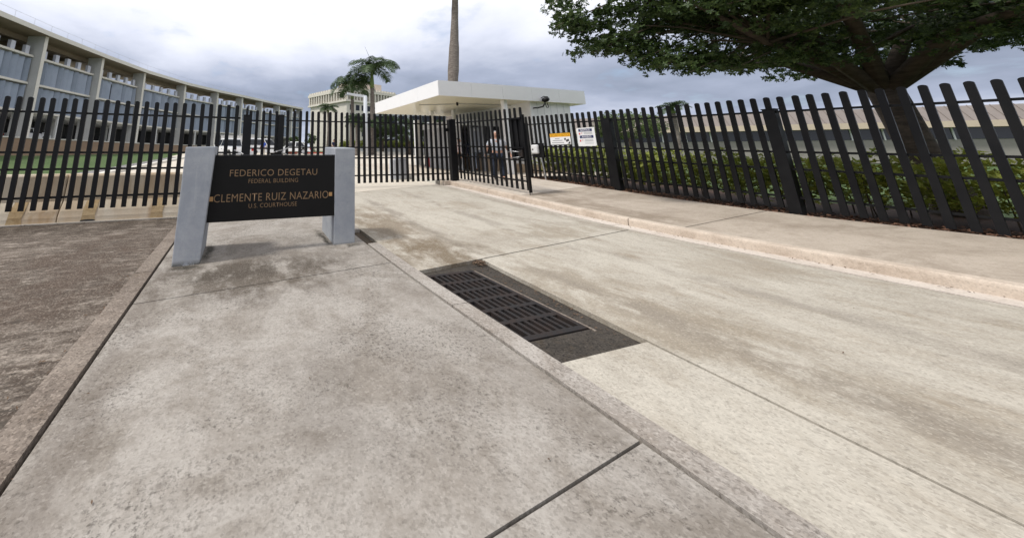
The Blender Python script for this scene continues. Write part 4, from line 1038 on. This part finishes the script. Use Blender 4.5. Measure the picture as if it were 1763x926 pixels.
# ------------------------------------------------------------------ vehicles
def wheel(parent, x, y, z, r, wd):
    b = MB(); n = 18
    for yy in (y - wd / 2, y + wd / 2):
        for i in range(n): a = 6.283 * i / n; b.v.append((x + r * math.cos(a), yy, z + r * math.sin(a)))
    for i in range(n): b.f.append((i, (i + 1) % n, n + (i + 1) % n, n + i)); b.m.append(0)
    b.f += [tuple(range(n)), tuple(range(2 * n - 1, n - 1, -1))]; b.m += [0, 0]
    o = b.build("wheel", M['tyre'], parent); s_ = 1 if y > 0 else -1
    c = MB()
    yy = y + s_ * (wd / 2 + .004); c.v = [(x + r * .62 * math.cos(6.283 * i / n), yy, z + r * .62 * math.sin(6.283 * i / n)) for i in range(n)]; c.f = [tuple(range(n))]; c.m = [0]
    c.build("rim", M['silver'], o)
def car(name, label, loc, rz, L_, H_, W_, kind, paint, group):
    r = empty(name, loc, label, "car" if kind != 'pickup' else "pickup truck", group, rz)
    hl = L_ / 2; hw = W_ / 2; wr = .34; zb = .28; zs = H_ * .56
    def arch(cx): return [(cx - wr * 1.2 * math.cos(a), wr + wr * 1.2 * math.sin(a)) for a in [math.pi * i / 8 for i in range(9)] if wr + wr * 1.2 * math.sin(a) > zb]
    f1, f2 = -hl + L_ * .2, hl - L_ * .2
    prof = [(-hl, zb)] + arch(f1) + arch(f2) + [(hl, zb), (hl, zs * .78), (hl - .12, zs * .93), (hl - 1.0, zs), (-hl + .06, zs), (-hl, zs * .8)]
    b = MB(); k = len(prof)
    for yy in (-hw, hw):
        for (x, z) in prof: b.v.append((x, yy * (1 if z < zs * .95 else .96), z))
    b.f = [tuple(range(k)), tuple(range(2 * k - 1, k - 1, -1))] + [(i, (i + 1) % k, k + (i + 1) % k, k + i) for i in range(k)]; b.m = [0] * len(b.f)
    body_ = b.build("body", paint, r, bevel=.04)
    if kind == 'suv': x0, x1, t0, t1 = -hl + .05, hl - 1.25, -hl + .30, hl - 2.0
    elif kind == 'pickup': x0, x1, t0, t1 = -.75, hl - 1.35, -.60, hl - 2.15
    else: x0, x1, t0, t1 = -hl + .55, hl - 1.15, -hl + 1.2, hl - 1.95
    b = MB(); a_ = hw * .95; c_ = hw * .78
    b.hexa([(x0, -a_, zs - .02), (x1, -a_, zs - .02), (x1, a_, zs - .02), (x0, a_, zs - .02)], [(t0, -c_, H_), (t1, -c_, H_), (t1, c_, H_), (t0, c_, H_)]); cab = b.build("cabin", paint, r, bevel=.05)
    def lerp3(p, q, f): return tuple(p[i] + (q[i] - p[i]) * f for i in range(3))
    def pane(p00, p10, p11, p01, off):
        b = MB(); ins = []
        for (s_, t_) in ((.06, .12), (.94, .12), (.94, .86), (.06, .86)):
            q = Vector(lerp3(lerp3(p00, p10, s_), lerp3(p01, p11, s_), t_)); ins.append(q + Vector(off))
        b.add(ins, [(0, 1, 2, 3)]); b.build("window", M['glass'], cab, fix=False)
    for s_ in (-1, 1):
        nseg = 3 if kind == 'suv' else 2
        for g in range(nseg):
            fa, fb_ = g / nseg, (g + 1) / nseg
            pane((x0 + (x1 - x0) * fa, s_ * a_, zs), (x0 + (x1 - x0) * fb_, s_ * a_, zs), (t0 + (t1 - t0) * fb_, s_ * c_, H_), (t0 + (t1 - t0) * fa, s_ * c_, H_), (0, s_ * .012, .004))
    pane((x1, -a_, zs), (x1, a_, zs), (t1, c_, H_), (t1, -c_, H_), (.014, 0, .006)); pane((x0, -a_, zs), (x0, a_, zs), (t0, c_, H_), (t0, -c_, H_), (-.014, 0, .006))
    if kind == 'pickup':
        bb = MB(); bb.box(-hl + .06, -.8, -hw * .88, hw * .88, zs + .001, zs + .004); bb.build("bed", M['dark'], r)
    for x in (f1, f2):
        for s_ in (-1, 1): wheel(r, x, s_ * (hw - .10), wr, wr, .22)
    for s_ in (-1, 1):
        boxpart("tail_lamp", M['lamp_red'], r, -hl - .012, -hl + .1, s_ * hw * .9 - .10, s_ * hw * .9 + .10, zs * .62, zs * .92)
        boxpart("headlight", M['silver'], r, hl - .1, hl + .012, s_ * hw * .75 - .16, s_ * hw * .75 + .16, zs * .62, zs * .78)
        boxpart("mirror", paint, r, x1 - .35, x1 - .2, s_ * (hw + .08) - .08, s_ * (hw + .08) + .08, zs + .04, zs + .2)
        boxpart("door_handle", M['cardark'], r, -.25, -.05, s_ * hw * .995 - .01, s_ * hw * .995 + .01, zs * .82, zs * .86)
    boxpart("bumper", M['light_grey'], r, -hl - .05, -hl + .02, -hw * .92, hw * .92, zb + .02, zb + .24); boxpart("bumper", paint, r, hl - .02, hl + .05, -hw * .92, hw * .92, zb, zb + .24)
    boxpart("number_plate", M['signwhite'], r, -hl - .056, -hl - .051, -.2, .2, zb + .06, zb + .18)
    return r
CG = "white vehicles parked behind the gate"
car("parked_car", "white pickup seen from behind with red tail lamp beside the corner post", (-.6, 35.2, zg(0, 35)), R(118), 5.3, 1.80, 1.9, 'pickup', M['carwhite'], CG)
car("parked_car", "white sport utility car parked between the two square gate posts", (2.9, 39.4, zg(3, 39)), R(18), 4.9, 1.85, 1.9, 'suv', M['carwhite'], CG)
car("parked_car", "white saloon parked beyond the gate next to the far lawn", (7.0, 44.3, zg(7, 44)), R(160), 4.6, 1.55, 1.8, 'sedan', M['carwhite'], CG)
car("parked_car", "white car half seen in the dark ground floor of the curved building", (-23.6, 50.2, BZ), R(75), 4.5, 1.5, 1.8, 'sedan', M['carwhite'], None)
bx_ = root("site_container", "white box container with dark opening beyond the lawn by the curved building", "container")
boxpart("body", M['white2'], bx_, -2.6, 2.8, 60.0, 63.0, zg(0, 60), zg(0, 60) + 2.7); boxpart("roof", M['light_grey'], bx_, -2.7, 2.9, 59.9, 63.1, zg(0, 60) + 2.702, zg(0, 60) + 2.8); boxpart("door", M['light_grey'], bx_, 1.4, 2.3, 59.96, 59.998, zg(0, 60) + .1, zg(0, 60) + 2.1)

# ------------------------------------------------------------------ people
def person(label, loc, rz, H_, shirt, trousers, skin, hair, arms=((.10, .02), (.10, .02)), sleeves=False, stride=.05, cap=False):
    r = empty("person", loc, label, "person", None, rz); k = H_ / 1.75
    def skinned(name, verts, edges, radii, m, parent, sub=2):
        me = bpy.data.meshes.new(name); me.from_pydata([tuple(Vector(v) * k) for v in verts], edges, []); me.materials.append(m)
        o = bpy.data.objects.new(name, me); COL.objects.link(o); o.parent = parent
        md = o.modifiers.new("skin", 'SKIN'); md.use_smooth_shade = True
        sv = me.skin_vertices[0].data
        for i, rd in enumerate(radii): sv[i].radius = (rd[0] * k, rd[1] * k) if isinstance(rd, tuple) else (rd * k, rd * k)
        sv[0].use_root = True
        s_ = o.modifiers.new("sub", 'SUBSURF'); s_.levels = sub; s_.render_levels = sub
        return o
    V, E_, Rd = [], [], []
    def add(p, rd, par=None):
        V.append(p); Rd.append(rd); i = len(V) - 1
        if par is not None: E_.append((par, i))
        return i
    pel = add((0, 0, .95), (.15, .11)); wa_ = add((0, 0, 1.10), (.135, .10), pel); chs = add((0, 0, 1.30), (.155, .11), wa_); nk0 = add((0, .0, 1.45), (.07, .06), chs)
    nk = add((0, -.01, 1.52), .052, nk0); h1 = add((0, -.025, 1.60), (.072, .085), nk); h2 = add((0, -.02, 1.68), (.078, .095), h1); h3 = add((0, -.01, 1.735), (.05, .06), h2)
    nose = add((0, -.125, 1.625), .014, h1)
    legs, armsj = [], []
    for s_, st_ in ((-1, stride), (1, -stride)):
        hp = add((s_ * .095, 0, .88), .092, pel); kn = add((s_ * .11, -st_ * .6, .49), .06, hp); an = add((s_ * .115, st_, .09), .042, kn); ft = add((s_ * .125, st_ - .14, .035), .035, an)
        legs.append([(s_ * .095, 0, .88), (s_ * .11, -st_ * .6, .49), (s_ * .115, st_, .09), (s_ * .125, st_ - .14, .035)])
        ax, ay = arms[0 if s_ < 0 else 1]
        sh = add((s_ * .19, 0, 1.40), .062, chs); el = add((s_ * (.22 + ax * .5), ay * .3 + .02, 1.12), .043, sh); wr_ = add((s_ * (.22 + ax), ay - .06, .88), .030, el); hn = add((s_ * (.22 + ax), ay - .08, .81), (.018, .036), wr_)
        armsj.append([(s_ * .19, 0, 1.40), (s_ * (.22 + ax * .5), ay * .3 + .02, 1.12), (s_ * (.22 + ax), ay - .06, .88)])
        for f in range(4):
            a = add((s_ * (.22 + ax), ay - .105 + f * .018, .765), .009, hn); add((s_ * (.215 + ax), ay - .105 + f * .017, .735 - (.008 if f in (1, 2) else 0)), .0075, a)
        a = add((s_ * (.21 + ax), ay - .125, .80), .010, hn); add((s_ * (.205 + ax), ay - .14, .775), .008, a)
    skinned("body", V, E_, Rd, skin, r)
    tv = [(0, 0, .96), (-.095, 0, .88), (.095, 0, .88)]; te = [(0, 1), (0, 2)]; tr_ = [(.165, .125), .105, .105]
    for j, lg_ in enumerate(legs):
        b0 = len(tv); tv += [lg_[1], tuple(lg_[2][i] + (0, 0, -.0)[i] for i in range(3))]; te += [(1 + j, b0), (b0, b0 + 1)]; tr_ += [.078, .066]
    skinned("trousers", tv, te, tr_, trousers, r)
    sv_ = [(0, 0, .96), (0, 0, 1.12), (0, 0, 1.31), (0, 0, 1.45)]; se = [(0, 1), (1, 2), (2, 3)]; sr = [(.17, .128), (.15, .115), (.172, .126), (.085, .075)]
    for aj in armsj:
        b0 = len(sv_); e2 = aj[1] if not sleeves else aj[1]
        sv_ += [aj[0], tuple(aj[0][i] + (aj[1][i] - aj[0][i]) * .75 for i in range(3))]; se += [(2, b0), (b0, b0 + 1)]; sr += [.078, .062]
        if sleeves: sv_ += [aj[1], tuple(aj[1][i] + (aj[2][i] - aj[1][i]) * .9 for i in range(3))]; se += [(b0 + 1, b0 + 2), (b0 + 2, b0 + 3)]; sr += [.055, .042]
    skinned("shirt", sv_, se, sr, shirt, r)
    for lg_ in legs: skinned("shoe", [(lg_[2][0], lg_[2][1] + .03, .055), (lg_[3][0], lg_[3][1] + .02, .045), (lg_[3][0], lg_[3][1] - .06, .035)], [(0, 1), (1, 2)], [.052, .046, .034], M['shoe'], r, 1)
    if hair: skinned("hair", [(0, .02, 1.66), (0, .0, 1.72), (0, -.03, 1.755)], [(0, 1), (1, 2)], [(.083, .092), (.08, .092), (.05, .055)], hair, r)
    for s_ in (-1, 1):
        b = MB(); c = Vector((s_ * .03, -.112, 1.645)) * k; b.tube([c, c + Vector((0, -.006, 0))], .009 * k, 6); b.build("eye", M['eye'], r)
        skinned("ear", [(s_ * .082, -.01, 1.60), (s_ * .085, -.005, 1.635)], [(0, 1)], [.012, .015], skin, r, 1)
    b = MB(); c = Vector((0, -.108, 1.578)) * k; b.box(c.x - .022 * k, c.x + .022 * k, c.y - .004, c.y + .01, c.z - .004, c.z + .004); b.build("mouth", M['lamp_red'], r)
    return r
person("person in pale grey shirt and dark jeans standing in the open gate", (9.66, 10.98, .49), R(-28), 1.82, M['shirt_grey'], M['jeans'], M['skin1'], M['hairgrey'], ((.14, .02), (.16, .05)), stride=.04).scale = (1.22, 1.2, 1.0)
person("person in navy shirt and light blue jeans behind the booth door glass", (12.2, 15.75, zg(12.2, 15.7) + .15), R(-20), 1.75, M['navycloth'], M['ljeans'], M['skin2'], M['hair'], ((.08, .02), (.08, .02)), True)
person("person in pale pink shirt and dark trousers behind the gate posts", (10.6, 14.7, zg(11, 14.8) + .15), R(60), 1.68, M['pinkshirt'], M['darktr'], M['skin2'], M['hair'], ((.08, .05), (.10, .02)))
person("distant person in navy top and pale trousers walking by the tower", (10.2, 36.6, zg(10.2, 36.6) + .12), R(200), 1.75, M['navycloth'], M['khaki'], M['skin2'], M['hair'], stride=.16)
person("person in bright blue shirt standing beside the parked white car", (2.5, 35.0, zg(2.5, 35)), R(170), 1.72, M['blueshirt'], M['khaki'], M['skin2'], M['hair'], stride=.05)

# ------------------------------------------------------------------ dry leaves and grit blown against kerbs and joints
db_ = MB()
def litter(x, y, z, s_):
    q = Euler((random.uniform(-.5, .5), random.uniform(-.5, .5), random.uniform(0, 6.3))).to_matrix()
    db_.add([Vector((x, y, z)) + q @ Vector(p) for p in ((-s_, 0, 0), (0, -s_ * .35, s_ * .12), (s_, 0, 0), (0, s_ * .35, s_ * .12))], [(0, 1, 2, 3)])
for _ in range(260):
    y = random.uniform(-1, 11); x = 7.655 - abs(random.gauss(0, .07)); litter(x, y, zg(x, y) + .012, random.uniform(.008, .022))
for _ in range(160):
    a = random.random(); x = 3.30 + random.gauss(0, .06); y = 4.28 + random.gauss(0, .05); litter(x, y, zg(x, y) - .03 + random.random() * .03, random.uniform(.008, .03))
for _ in range(120):
    x = 3.10 + random.random() * .25; y = random.uniform(2.3, 4.2); litter(x, y, zg(x, y) - .036, random.uniform(.006, .02))
for _ in range(130):
    y = random.uniform(1.0, 8.5); x = -1.11 - abs(random.gauss(0, .10)); litter(x, y, zg(x, y) - .008, random.uniform(.008, .022))
for _ in range(300):
    y = 9.34 - abs(random.gauss(0, .18)); x = random.uniform(-8, 0); litter(x, y, zg(x, y) - .008, random.uniform(.008, .024))
for _ in range(140):
    x = random.uniform(-5.5, 7.2); y = random.uniform(1.2, 9); litter(x, y, zg(x, y) + .008, random.uniform(.005, .016))
for _ in range(90):
    y = random.uniform(5.5, 6.33); x = random.uniform(2.12, 2.27); litter(x, y, zg(x, y) - .03, random.uniform(.008, .02))
prop(db_.build("leaf_litter", mat('dry_brown_litter', (.12, .075, .045), .9), fix=False), "small dry leaves and grit lying along the kerbs and joints", "litter", kind="stuff")
